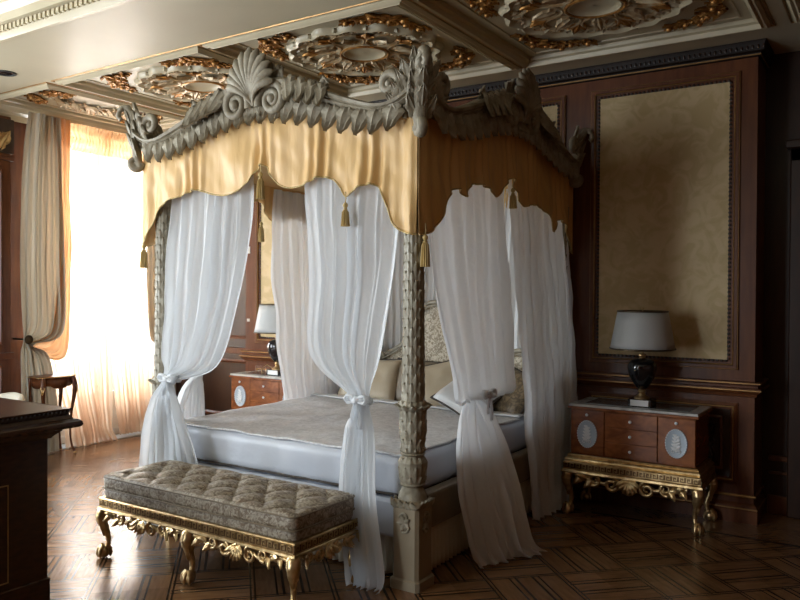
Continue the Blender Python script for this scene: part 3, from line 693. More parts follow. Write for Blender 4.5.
def valance(org, U, half, tab, seed):
    org, U = Vector(org), Vector(U); Nn = Vector((U.y, -U.x, 0)); rows = []; n = 480; K = 1.14/half
    cusps = [tab[i][0]/K for i in range(1, len(tab) - 1) if (tab[i][1] > tab[i-1][1] and tab[i][1] >= tab[i+1][1])]
    for j in range(33):
        v = j/32; row = []
        for i in range(n + 1):
            s = lerp(-half, half, i/n); b = sum(interp(tab, s*K + o)*w for o, w in ((-.03, 1), (-.015, 2), (0, 3), (.015, 2), (.03, 1)))/9; top = interp(RB, abs(s)*K) + .04
            z = lerp(b, top, v)
            d = 0.0
            for c in cusps: d += .018*math.exp(-((s - c)/.10)**2)*math.cos((s - c)*75)*(1 - v)**.7
            edge = max(0, abs(s) - half + .3)/.3
            d += .012*math.sin(s*46 + seed + 1.2*math.sin(z*6)) * (.10 + .90*edge) * (1 - .5*v)
            d += .007*math.sin(s*19 + seed*2 + z*2.2)*(1 - .6*v) + .022*noise.noise((s*4 + z*1.5, z*3, seed)) + .007*noise.noise((s*13 + z*5, z*8 - s*3, seed))
            d += .012*(1 - v)**6
            row.append(org + U*s + Nn*(d*min(1, (half - abs(s))*25 + .15) + .006) + Vector((0, 0, z)))
        rows.append(row)
    m = MB(); m.grid(rows); o = m.build('valance', 'valance', bed, smooth=60, solid=.004)
    m = MB(); m.tube([Vector(p) + Nn*.003 for p in rows[0]], .005, 6); m.build('piping', 'tassel', o, smooth=60)
e = .060
valance((XM, -e, 0), (1, 0, 0), BW/2 + e, VF, 0.3)
valance((e, BL/2, 0), (0, 1, 0), BL/2 + e, VS, 1.7)
valance((-BW - e, BL/2, 0), (0, -1, 0), BL/2 + e, [(-a, z) for a, z in reversed(VS)], 3.1)
valance((XM, BL - .0, 0), (-1, 0, 0), BW/2 + e, VF, 4.4)

# tassels
def tassel(x, y, z, L, label):
    t = thing('tassel', label, 'tassel', (x, y, z), 'gold tassels hanging from the valances')
    MB().tube([(x, y, z + .06), (x + .004, y, z + .02), (x, y, z)], .0035, 6).build('cord', 'tassel', t)
    MB().lathe([(.004, 0), (.014, -.010), (.016, -.022), (.008, -.034), (.013, -.040), (.012, -.046)], (x, y, z), 14).build('head', 'tassel', t)
    m = MB(); rows = []
    for zz, r in ((-.044, .010), (-.06, .019), (-.11, .022), (-L, .025), (-L, .004)):
        rows.append([(x + r*(1 + (.14*math.cos(14*q) if r > .006 else 0))*math.cos(q), y + r*(1 + .14*math.cos(14*q))*math.sin(q), z + zz) for q in [2*PI*k/56 for k in range(56)]])
    m.grid(rows, True); m.build('fringe', 'tassel', t, smooth=70)
tassel(XM, -.085, 2.40, .17, 'gold tassel hanging in the centre notch of the front valance below the shell')
tassel(-.42, -.085, 2.17, .14, 'gold tassel hanging from the notch in the right half of the front valance')
tassel(-BW - .03, -.085, 1.98, .17, 'gold tassel below the left front corner of the valance, against the bright window')
tassel(.085, -.02, 1.97, .18, 'gold tassel hanging beside the near bedpost below the valance corner')
tassel(.085, BL/2, 2.36, .14, 'small shaded gold tassel in the centre notch of the right-hand side valance')
tassel(-BW - .09, BL/2 + .05, 2.24, .17, 'dark gold tassel of the far left valance, seen through the front notch')

# ------------------------------------------------------------------ mattress and cushions
def softbox(name, mat, x0, x1, y0, y1, z0, z1, r, parent=None, fn=None, nx=60, ny=60, nz=8):
    m = MB(); rows = []
    def ring(z, ins):
        pts = []; a, b, c, d = x0 + ins, x1 - ins, y0 + ins, y1 - ins; q = .05
        for k in range(nx): pts.append((lerp(a, b, k/nx), c))
        for k in range(ny): pts.append((b, lerp(c, d, k/ny)))
        for k in range(nx): pts.append((lerp(b, a, k/nx), d))
        for k in range(ny): pts.append((a, lerp(d, c, k/ny)))
        out = []
        for x, y in pts:                                        # rounded plan corners
            cx = min(max(x, a + q), b - q); cy_ = min(max(y, c + q), d - q); dx, dy = x - cx, y - cy_; L = math.hypot(dx, dy)
            if L > q: x, y = cx + dx*q/L, cy_ + dy*q/L
            out.append((x, y, z))
        return out
    for i in range(5): a = PI/2*i/4; rows.append(ring(z0 + r*(1 - math.sin(a)), r*(1 - math.cos(a)) if 0 else r*(1 - math.sin(a + 0)) * 0 + r*(1 - math.sin(a))*0))
    rows = [ring(z0, r*.6), ring(z0 + r*.3, r*.15), ring(z0 + r, 0)]
    for i in range(1, nz): rows.append(ring(lerp(z0 + r, z1 - r, i/nz), 0))
    for i in range(5): a = PI/2*i/4; rows.append(ring(z1 - r + r*math.sin(a), r*(1 - math.cos(a))))
    m.grid(rows, True)
    tn = 40; tx = nx; g = []
    for j in range(ny + 1):
        g.append([(lerp(x0 + r, x1 - r, i/nx), lerp(y0 + r, y1 - r, j/ny), z1) for i in range(nx + 1)])
    m.grid(g)
    if fn: m.v = [fn(*p) for p in m.v]
    return m.build(name, mat, parent, smooth=60)
mt = thing('mattress', 'wide mattress dressed in pale bluish satin on the four-poster bed', 'mattress', (XM, BL/2, .49))
def mfn(x, y, z):
    k = 1 if z > .6 else .3
    if y < .3 or z < .7: y += .006*math.sin(x*17 + 2*math.sin(x*3)) - .006*noise.noise((x*5, z*7, 0))
    if z > .7: z += .012*noise.noise((x*2.2, y*2.2, 3.)) + .004*noise.noise((x*9, y*9, 1.))
    return (x, y, z)
softbox('mattress_cover', 'bedspread', -BW + .075, -.065, .0, BL - .2, .47, .705, .05, mt, mfn)
def tfn(x, y, z): return (x, y, z + .014*noise.noise((x*2.2, y*2.2, 3.)) + .008*noise.noise((x*7, y*6, 1.)) + .006*max(0, noise.noise((x*15, y*4, 5.))))
g = [[tfn(lerp(-BW + .09, -.08, i/80), lerp(.03, 1.62, j/80), .712) for i in range(81)] for j in range(81)]
MB().grid(g).build('bedspread', 'bedtop', mt, smooth=60, solid=.012)
g = [[tfn(lerp(-BW + .09, -.08, i/80), lerp(1.62, 1.72, j/8), .727 + .006*math.sin(PI*j/8)) for i in range(81)] for j in range(9)]
MB().grid(g).build('turned_sheet', 'cushion', mt, smooth=60, solid=.014)
MB().tube([(lerp(-BW + .08, -.07, i/40), -.003 + .004*math.sin(i), .492) for i in range(41)], .008, 6).build('piping', 'darktrim', mt)

def cushion(loc, w, h, t, rot, mat, label, trim='darktrim', group='cushions at the headboard'):
    o = thing('cushion', label, 'cushion', (0, 0, 0), group)
    n = 22; m = MB(); f = []; b = []
    for j in range(n + 1):
        a_, b_ = [], []
        for i in range(n + 1):
            u, v = 2*i/n - 1, 2*j/n - 1
            k = (max(0, (1 - u**4)*(1 - v**4)))**.55; pin = 1 - .08*(1 - abs(u)**2)*abs(v)**3; pin2 = 1 - .08*(1 - abs(v)**2)*abs(u)**3
            x, y = u*w/2*pin2, v*h/2*pin; d = t/2*k*(1 + .12*noise.noise((u*2.5, v*2.5, w*9)))
            a_.append((x, y, d)); b_.append((x, y, -d))
        f.append(a_); b.append(b_)
    m.grid(f); m.grid(b[::-1])
    m.build('cover', mat, o, smooth=80)
    ring = [f[0][i] for i in range(n)] + [f[j][n] for j in range(n)] + [f[n][n - i] for i in range(n)] + [f[n - j][0] for j in range(n + 1)]
    MB().tube(ring, .009, 6).build('piping', trim, o)
    o.matrix_world = Matrix.Translation(loc) @ Matrix.Rotation(rot[2], 4, 'Z') @ Matrix.Rotation(rot[0], 4, 'X') @ Matrix.Rotation(rot[1], 4, 'Z'); return o
cushion((-.86, 1.76, .885), .42, .42, .13, (math.radians(62), math.radians(14), .35), 'cushbeige', 'beige satin cushion with dark piping leaning at left, beside the front curtain')
cushion((-.52, 1.62, .845), .40, .40, .16, (math.radians(36), math.radians(50), .45), 'cushion', 'silver satin cushion tipped on its corner behind the near bedpost')
cushion((-1.05, 1.93, .87), .74, .42, .15, (math.radians(68), 0, 0), 'rail', 'broad taupe pillow behind the silver cushion, against the headboard arch')
cushion((-.24, 1.84, .865), .42, .40, .15, (math.radians(55), math.radians(-14), -.3), 'cushbrown', 'brown patterned cushion at the right end of the headboard')
cushion((-1.62, 1.86, .87), .60, .42, .15, (math.radians(64), 0, .1), 'cushbeige', 'beige cushion at the left end of the headboard, hidden by the front curtain')

# ------------------------------------------------------------------ draperies
def catmull(pts, t):
    n = len(pts) - 1; x = min(max(t, 0), 1)*n; i = min(int(x), n - 1); f = x - i
    p0, p1, p2, p3 = pts[max(i-1, 0)], pts[i], pts[i+1], pts[min(i+2, n)]
    return [0.5*((2*b) + (-a + c)*f + (2*a - 5*b + 4*c - d)*f*f + (-a + 3*b - 3*c + d)*f**3) for a, b, c, d in zip(p0, p1, p2, p3)]
def drape(mb, org, U, left, right, amps, folds, seed=0, nu=150, nv=90, wr=1.0):
    """left/right: edge polylines of (s, n, z); amps: fold depth at the same stations"""
    org, U = Vector(org), Vector(U); Nn = Vector((U.y, -U.x, 0)); rows = []
    for j in range(nv + 1):
        t = j/nv; l = catmull([(*p, a) for p, a in zip(left, amps)], t); r = catmull([(*p, a) for p, a in zip(right, amps)], t); A = max(.002, l[3]); row = []
        wid = abs(r[0] - l[0])
        for i in range(nu + 1):
            u = i/nu
            uu = u + .018*math.sin(7*u + seed + 2.5*t) + .02*noise.noise((u*3, t*2.5, seed))
            q = 2*PI*folds*uu + seed
            d = A*(.62*math.sin(q) + .26*math.sin(2.3*q + 1.3*seed + 2*t) + .18*math.sin(.47*q + seed))
            d += wr*.030*noise.noise((u*4 + 1.5*t, t*5, seed + 9)) + wr*.014*noise.noise((u*9 + 6*t, t*9 - 4*u, seed)) + wr*.005*noise.noise((u*22, t*26, seed))
            s = lerp(l[0], r[0], u) + .25*A*math.cos(q)*min(1, wid*2.5); z = lerp(l[2], r[2], u) + (l[3]*0)
            row.append(org + U*s + Nn*(lerp(l[1], r[1], u) + d) + Vector((0, 0, max(.006, z))))
        rows.append(row)
    mb.grid(rows); return rows
def tie(mb, org, U, s, n, z, w=.055, bow=True, sc=.8):
    org, U = Vector(org), Vector(U); Nn = Vector((U.y, -U.x, 0)); Z = Vector((0, 0, 1)); c = org + U*s + Nn*n + Z*z
    mb.tube([c + U*(w*math.cos(a)) + Nn*(w*.75*math.sin(a)) + Z*(.008*math.sin(3*a)) for a in [2*PI*k/24 for k in range(25)]], [.020 + .004*math.sin(k*2.1) for k in range(25)], 8)
    mb.ball(c + Nn*(w*.8), .032*sc, .028*sc, .03*sc)
    if bow:
        for sg in (-1, 1):
            pts = [c + Nn*(w*.85) + U*(sg*x*sc) + Z*(y*sc) for x, y in ((0, 0), (.035, .03), (.075, .035), (.095, .01), (.07, -.02), (.03, -.015), (0, 0))]
            mb.tube(pts, [.012, .016, .019, .020, .018, .014, .010], 8, .55)
            pts = [c + Nn*(w*.9) + U*(sg*x*sc) + Z*(y*sc) for x, y in ((0, 0), (.02, -.05), (.035, -.11), (.03, -.17 - .03*sg))]
            mb.tube(pts, [.010, .014, .017, .020], 8, .35)
def bedcurtain(label, org, U, left, right, amps, folds, seed, tied=None, mat='sheer', group='white organza curtains hanging from the bed canopy', nu=150, nv=100, bow=True):
    org_ = Vector(org)
    o = thing('bed_curtain', label, 'curtain', tuple(org_), group)
    m = MB(); drape(m, org, U, left, right, amps, folds, seed, nu, nv); m.build('curtain_panel', mat, o, smooth=80)
    if tied:
        m = MB(); tie(m, org, U, *tied, bow=bow); m.build('tie_bow', mat, o, smooth=80)
    return o
ZT = 2.52
# front left, swept to the left post
bedcurtain('white curtain tied back at the far left bedpost, flaring down behind the bench', (0, -.0, 0), (1, 0, 0),
    [(-2.00, .0, ZT), (-2.00, .02, 2.1), (-2.00, .04, 1.6), (-2.00, .07, 1.22), (-1.98, .08, 1.06), (-2.04, .13, .90), (-2.12, .15, .55), (-2.16, .15, .10), (-2.16, .15, .01)],
    [(-1.22, .0, ZT), (-1.22, .02, 2.1), (-1.29, .04, 1.6), (-1.45, .09, 1.16), (-1.86, .08, 1.02), (-1.81, .11, .90), (-1.66, .09, .55), (-1.52, .09, .10), (-1.52, .09, .01)],
    [.024, .035, .04, .035, .022, .035, .04, .045, .045], 7, 1.1, (-1.92, .08, 1.045))
# front right
bedcurtain('white curtain tied with a bow on the front side, beside the near carved bedpost', (0, -.0, 0), (1, 0, 0),
    [(-.80, .0, ZT), (-.77, .02, 2.15), (-.72, .04, 1.75), (-.67, .09, 1.28), (-.36, .07, 1.02), (-.39, .09, .85), (-.37, .17, .50), (-.29, .20, .10), (-.28, .20, .01)],
    [(-.05, .0, ZT), (-.06, .02, 2.15), (-.09, .04, 1.75), (-.15, .07, 1.30), (-.25, .07, 1.04), (-.20, .10, .85), (-.12, .17, .50), (-.05, .20, .10), (-.07, .20, .01)],
    [.024, .035, .04, .035, .020, .03, .035, .04, .04], 6, 2.4, (-.305, .08, 1.03))
# right side, forward curtain with pouch
bedcurtain('white curtain on the bed side facing right, knotted and trailing on the parquet', (0.0, 0, 0), (0, 1, 0),
    [(.08, .0, ZT), (.10, .02, 2.1), (.14, .04, 1.7), (.28, .07, 1.22), (.26, .12, 1.00), (.50, .07, 1.02), (.36, .09, .86), (.30, .13, .45), (.38, .17, .10), (.42, .20, .01)],
    [(1.16, .0, ZT), (1.12, .02, 2.1), (1.10, .04, 1.7), (1.06, .09, 1.24), (.98, .13, 1.00), (.66, .07, 1.02), (.76, .12, .86), (.82, .26, .45), (.84, .38, .10), (.92, .44, .01)],
    [.024, .035, .04, .04, .045, .016, .03, .04, .04, .03], 6, 0.7, (.60, .13, 1.02))
bedcurtain('white curtain hanging straight at the rear right bedpost, left of the nightstand', (0.0, 0, 0), (0, 1, 0),
    [(1.22, .02, ZT), (1.32, .03, 1.8), (1.38, .04, 1.2), (1.42, .06, .6), (1.50, .10, .01)],
    [(2.26, .02, ZT), (2.30, .06, 1.8), (2.32, .10, 1.2), (2.26, .13, .6), (2.10, .14, .01)],
    [.03, .035, .04, .045, .05], 8, 5.2)
bedcurtain('greyish white curtain hanging straight at the rear left post, in front of the far lamp', (-BW, BL, 0), (0, -1, 0),
    [(.03, .02, ZT), (.03, .02, 1.8), (.03, .02, 1.2), (.05, .02, .6), (.06, .03, .01)],
    [(1.00, .02, ZT), (.98, .02, 1.8), (.92, .02, 1.2), (.82, .02, .6), (.72, .03, .01)],
    [.025, .03, .03, .035, .04], 9, 3.3, mat='backsheer')
bedcurtain('cream curtain on the far left bed side, mostly behind the tied front one', (-BW, BL, 0), (0, -1, 0),
    [(1.66, .0, ZT), (1.68, .0, 1.9), (1.72, .0, 1.4), (1.80, .0, 1.06), (1.80, .02, .9), (1.76, .03, .5), (1.75, .04, .01)],
    [(2.20, .0, ZT), (2.20, .0, 1.9), (2.16, .0, 1.4), (1.88, .0, 1.06), (1.98, .02, .9), (2.12, .03, .5), (2.12, .04, .01)],
    [.02, .025, .03, .02, .03, .04, .04], 8, 3.9, (1.81, .0, 1.05), mat='backsheer', bow=False)
bedcurtain('pale pleated voile curtain hanging across the wall behind the headboard', (-BW, BL + .012, 0), (1, 0, 0),
    [(.05, .0, ZT), (.05, .0, 1.6), (.05, .0, .75), (.05, 0, .05)],
    [(BW - .05, .0, ZT), (BW - .05, .0, 1.6), (BW - .05, .0, .75), (BW - .05, 0, .05)],
    [.016, .018, .018, .018], 26, 6.1, mat='backsheer', nu=300, nv=30)

# window curtains
xw = XW + .15
def wincurtain(name, label, left, right, amps, folds, seed, mat, group=None, x=xw, parts=(), nu=150, nv=90):
    o = thing(name, label, 'curtain', (x, 1.68, 0), group)
    m = MB(); drape(m, (x, 0, 0), (0, 1, 0), left, right, amps, folds, seed, nu, nv); m.build('curtain_panel', mat, o, smooth=80)
    return o
sg = 'grey green silk curtains at the window'
c1 = wincurtain('silk_curtain', 'grey silk curtain swept back to the left of the bright window, above the side table',
    [(.70, .03, 3.42), (.64, .03, 2.9), (.61, .03, 1.9), (.62, .04, 1.35), (.64, .05, 1.16), (.61, .06, 1.0), (.60, .07, .5), (.60, .07, .01)],
    [(1.05, .03, 3.42), (1.06, .04, 2.6), (1.07, .05, 1.9), (1.04, .08, 1.22), (.74, .06, 1.10), (.88, .07, .98), (.98, .08, .5), (1.0, .08, .01)],
    [.028, .03, .035, .035, .018, .03, .035, .04], 7, .4, 'silk', sg)
m = MB(); drape(m, (xw - .03, 0, 0), (0, 1, 0),
    [(1.00, .04, 3.42), (1.02, .05, 2.6), (1.02, .06, 1.9), (.92, .09, 1.25), (.68, .06, 1.13)],
    [(1.17, .04, 3.42), (1.17, .04, 2.6), (1.17, .05, 1.9), (1.08, .08, .98), (.72, .06, 1.06)],
    [.02, .02, .025, .03, .012], 3, 2.2, 60, 60); m.build('lining', 'peachsilk', c1, smooth=80)
c2 = wincurtain('silk_curtain', 'silk curtain at the right edge of the bright window, beside the far bedpost',
    [(2.10, .03, 3.42), (2.10, .04, 2.6), (2.10, .05, 1.9), (2.13, .08, 1.12), (2.34, .06, 1.06), (2.30, .07, .95), (2.28, .08, .5), (2.28, .08, .01)],
    [(2.52, .03, 3.42), (2.52, .03, 2.6), (2.52, .03, 1.9), (2.50, .04, 1.35), (2.44, .05, 1.10), (2.48, .06, .95), (2.52, .07, .5), (2.52, .07, .01)],
    [.028, .03, .035, .035, .018, .03, .035, .04], 7, 1.4, 'silk', sg)
def holdback(y, label):
    t = thing('curtain_holdback', label, 'curtain holdback', (XW, y, 1.16), 'bronze curtain holdbacks')
    MB().tube([(XW, y, 1.16), (xw + .10, y, 1.16)], .010, 8).build('stem', 'bronze', t)
    m = MB(); m.lathe([(.012, 0), (.04, .006), (.046, .016), (.036, .026), (.01, .032)], (0, 0, 0), 20)
    m.v = [(xw + .10 + z, y + x, 1.16 + yy) for x, yy, z in m.v]; m.build('rosette', 'bronze', t, smooth=50)
holdback(.66, 'dark bronze round holdback gripping the left window curtain')
holdback(2.42, 'dark bronze round holdback gripping the right window curtain')
sgr = 'sheer peach curtains over the window'
wincurtain('sheer_curtain', 'left half of the glowing peach sheer curtain, its hem spread on the floor',
    [(.90, 0, 3.40), (.90, 0, 2.4), (.92, 0, 1.4), (.98, .03, .8), (1.10, .10, .25), (1.10, .13, .006)],
    [(1.72, 0, 3.40), (1.72, 0, 2.4), (1.71, 0, 1.4), (1.70, .03, .8), (1.66, .11, .25), (1.72, .15, .006)],
    [.02, .025, .03, .04, .05, .05], 12, .9, 'winsheer', sgr, xw - .07)
wincurtain('sheer_curtain', 'right half of the glowing peach sheer curtain, gathered in soft diagonal folds',
    [(1.66, 0, 3.40), (1.66, 0, 2.4), (1.67, 0, 1.4), (1.72, .02, .8), (1.80, .03, .25), (1.82, .04, .03)],
    [(2.50, 0, 3.40), (2.50, 0, 2.4), (2.50, 0, 1.4), (2.48, .02, .8), (2.46, .04, .25), (2.50, .05, .03)],
    [.02, .025, .03, .04, .05, .05], 12, 2.9, 'winsheer', sgr, xw - .08)
wincurtain('curtain_heading', 'short glowing orange heading of gathered sheer at the top of the window',
    [(.90, 0, 3.41), (.90, 0, 3.25), (.90, 0, 3.12)], [(2.50, 0, 3.41), (2.50, 0, 3.25), (2.50, 0, 3.12)], [.012, .018, .02], 34, 2.0, 'heading', None, xw - .035, nu=300, nv=12)

# ------------------------------------------------------------------ gilt cabriole leg
def cabriole(mb, x, y, h, dx, dy, s=1.0):
    """S-curved leg with carved knee and claw-and-ball foot, bowing towards (dx,dy)"""
    D = Vector((dx, dy, 0)).normalized(); c = Vector((x, y, 0)); Z = Vector((0, 0, 1)); K = h/.30
    prof = [(1.0, .000, .034), (.92, .022, .036), (.82, .030, .034), (.70, .024, .026), (.55, .008, .019), (.40, -.004, .015), (.28, -.002, .014), (.20, .006, .015), (.14, .014, .018)]
    pts = []; rad = []
    for k in range(33):
        t = k/32; q = catmull([tuple(p) for p in prof], t); pts.append(c + D*q[1]*s + Z*(q[0]*h)); rad.append(q[2]*s*(1 + .05*math.sin(k*1.9)))
    mb.tube(pts, rad, 10)
    f = c + D*.018*s; mb.ball((f.x, f.y, .032*s), .030*s, .030*s, .032*s, 14, 8)
    T = Vector((-D.y, D.x, 0))
    for a in (-.9, 0, .9, PI):
        E = D*math.cos(a) + T*math.sin(a)
        mb.tube([f + E*.012*s + Z*.068*s, f + E*.030*s + Z*.052*s, f + E*.036*s + Z*.028*s, f + E*.030*s + Z*.006*s], [.012*s, .010*s, .009*s, .006*s], 6)
    for a in (-.7, 0, .7):
        E = (D*math.cos(a) + T*math.sin(a)); mb.leaf(c + D*.012*s + E*.030*s + Z*h*.95, E*-.05 + Z*-1, E, .13*s*K**.5, .036*s, -.25, 3, .3)
def apron(mb, c, U, half, z, s=1.0, drop=.07):
    """pierced scrollwork with a shell in the middle, hanging below a rail"""
    c, U = Vector(c), Vector(U); Nn = Vector((U.y, -U.x, 0)); Z = Vector((0, 0, 1))
    def P(a, zz, n=0): return c + U*a + Nn*n + Z*(z + zz)
    for k in range(-3, 4):
        a = k*.42; D = U*math.sin(a) - Z*math.cos(a); mb.leaf(P(0, -.012, .012), D, Nn, .060*s, .028*s, .6, 2, .4, nu=5, nv=6)
    mb.ball(P(0, -.026*s, .016), .018*s, .012*s, .018*s, 10, 6)
    mb.spiral(P(0, -.030*s, .012), U, Z, .034*s, .030*s, .98, PI/2, .007*s, 1, 6)
    for sg in (-1, 1):
        mb.spiral(P(sg*.075*s, -.030*s, .008), U*sg, Z, .034*s, .008*s, 1.5, PI*.6, .010*s, 1, 8)
        mb.spiral(P(sg*.150*s, -.018*s, .006), U*sg, Z, .028*s, .007*s, 1.4, -PI*.4, .009*s, -1, 8)
        pts = [P(sg*lerp(.05*s, half, k/20), -.012 - .030*s*math.sin(PI*(k/20))**1.0*(1 - .5*k/20) - .006*math.sin(k*1.3)) for k in range(21)]
        mb.tube(pts, [.009*s]*21, 7)
        n = max(3, int((half - .12*s)/(.045*s)))
        for k in range(n):
            a = lerp(.15*s, half - .03, (k + .5)/n); t = (k + .5)/n
            mb.leaf(P(sg*a, -.014 - .018*s*(1 - t), .006), U*sg*.8 - Z*(.9 - 1.2*(k % 2)), Nn, .052*s, .026*s, .7, 2, .4, nu=5, nv=6)
            if k % 2: mb.spiral(P(sg*a, -.020*s, .004), U*sg, Z, .018*s, .004*s, 1.2, 0, .007*s, 1, 6)

# ------------------------------------------------------------------ tufted bench
bx0, bx1, by0, by1 = -1.835, -.265, -.70, -.16
bench = thing('tufted_bench', 'long gilded bench with tufted grey-brown brocade cushion at the foot of the bed', 'bench', ((bx0 + bx1)/2, (by0 + by1)/2, 0))
TX, TY = (bx1 - bx0)/7, (by1 - by0)/2
tufts = [(bx0 + TX*(i + (.5 if j % 2 else 0)), by0 + TY*.5*j) for j in (1, 2, 3) for i in range(0 if j % 2 else 1, 7)]
def bfn(x, y, z):
    if z > .485:
        d = min((math.hypot(x - a, y - b) for a, b in tufts)); a_, b_ = (x - bx0)/TX + (y - by0)/TY, (x - bx0)/TX - (y - by0)/TY
        ed = min(1, (x - bx0)/.09, (bx1 - x)/.09, (y - by0)/.07, (by1 - y)/.07)
        z += ed*(.026*abs(math.sin(PI*a_)*math.sin(PI*b_))**.45 - .012*math.exp(-(d/.03)**2) - .010) + .012
    return (x, y, z)
softbox('seat_cushion', 'brocade', bx0, bx1, by0, by1, .425, .50, .022, bench, bfn, nx=150, ny=56, nz=4)
softbox('upholstered_seat', 'brocade', bx0 + .004, bx1 - .004, by0 + .004, by1 - .004, .375, .425, .010, bench, None, nx=40, ny=20, nz=3)
m = MB()
for a, b in tufts: m.ball((a, b, .480), .011, .011, .006, 10, 5)
m.build('tufting_buttons', 'brocade', bench)
m = MB()
for z in (.500, .430):
    pts = []
    for cx, cyy, a0 in ((bx1 - .05, by1 - .05, 0), (bx0 + .05, by1 - .05, 1), (bx0 + .05, by0 + .05, 2), (bx1 - .05, by0 + .05, 3)):
        pts += [(cx + .05*math.cos(PI/2*(a0 + k/6)), cyy + .05*math.sin(PI/2*(a0 + k/6)), z) for k in range(7)]
    m.tube(pts + pts[:1], .005, 6)
m.build('cushion_piping', 'rail', bench)
m = MB(); rows = []
for o_, z in ((-.02, .375), (.004, .375), (.008, .368), (.006, .362), (.006, .318), (.012, .314), (.016, .304), (.008, .296), (-.02, .296)):
    rows.append([(bx0 - o_, by0 - o_, z), (bx0 - o_, by1 + o_, z), (bx1 + o_, by1 + o_, z), (bx1 + o_, by0 - o_, z)])
m.grid(rows, True); fr = m.build('frame_rail', 'gold', bench, smooth=20)
m = MB().box(bx0 - .0065, bx1 + .0065, by0 - .0065, by1 + .0065, .320, .360); m.build('dark_band', 'gildark', fr, smooth=0)
m = MB(); greek(m, bx0, bx1, .320, .360, lambda a, z, k: (a, by0 - .006 - k, z), .004); greek(m, by0, by1, .320, .360, lambda a, z, k: (bx1 + .006 + k, a, z)); greek(m, by0, by1, .320, .360, lambda a, z, k: (bx0 - .006 - k, a, z))
m.build('greek_key_band', 'gold', fr, smooth=0)
for i, px in enumerate((bx0 + .03, (bx0 + bx1)/2, bx1 - .03)):
    for py, sy in ((by0 + .03, -1), (by1 - .03, 1)):
        m = MB(); cabriole(m, px, py, .30, (-1, 0, 1)[i]*.8, sy, 1.12); m.build('leg', 'gold', bench, smooth=60)
m = MB(); q = (bx1 - bx0)/4
for cx in (bx0 + q, bx1 - q): apron(m, (cx, by0 + .0, 0), (1, 0, 0), q - .05, .298, 1.25)
m.build('carved_apron', 'gold', bench, smooth=60)
m = MB(); apron(m, (bx1, (by0 + by1)/2, 0), (0, 1, 0), .20, .298, 1.1); m.build('carved_apron', 'gold', bench, smooth=60)
m = MB(); apron(m, (bx0, (by0 + by1)/2, 0), (0, -1, 0), .20, .298, 1.1); m.build('carved_apron', 'gold', bench, smooth=60)

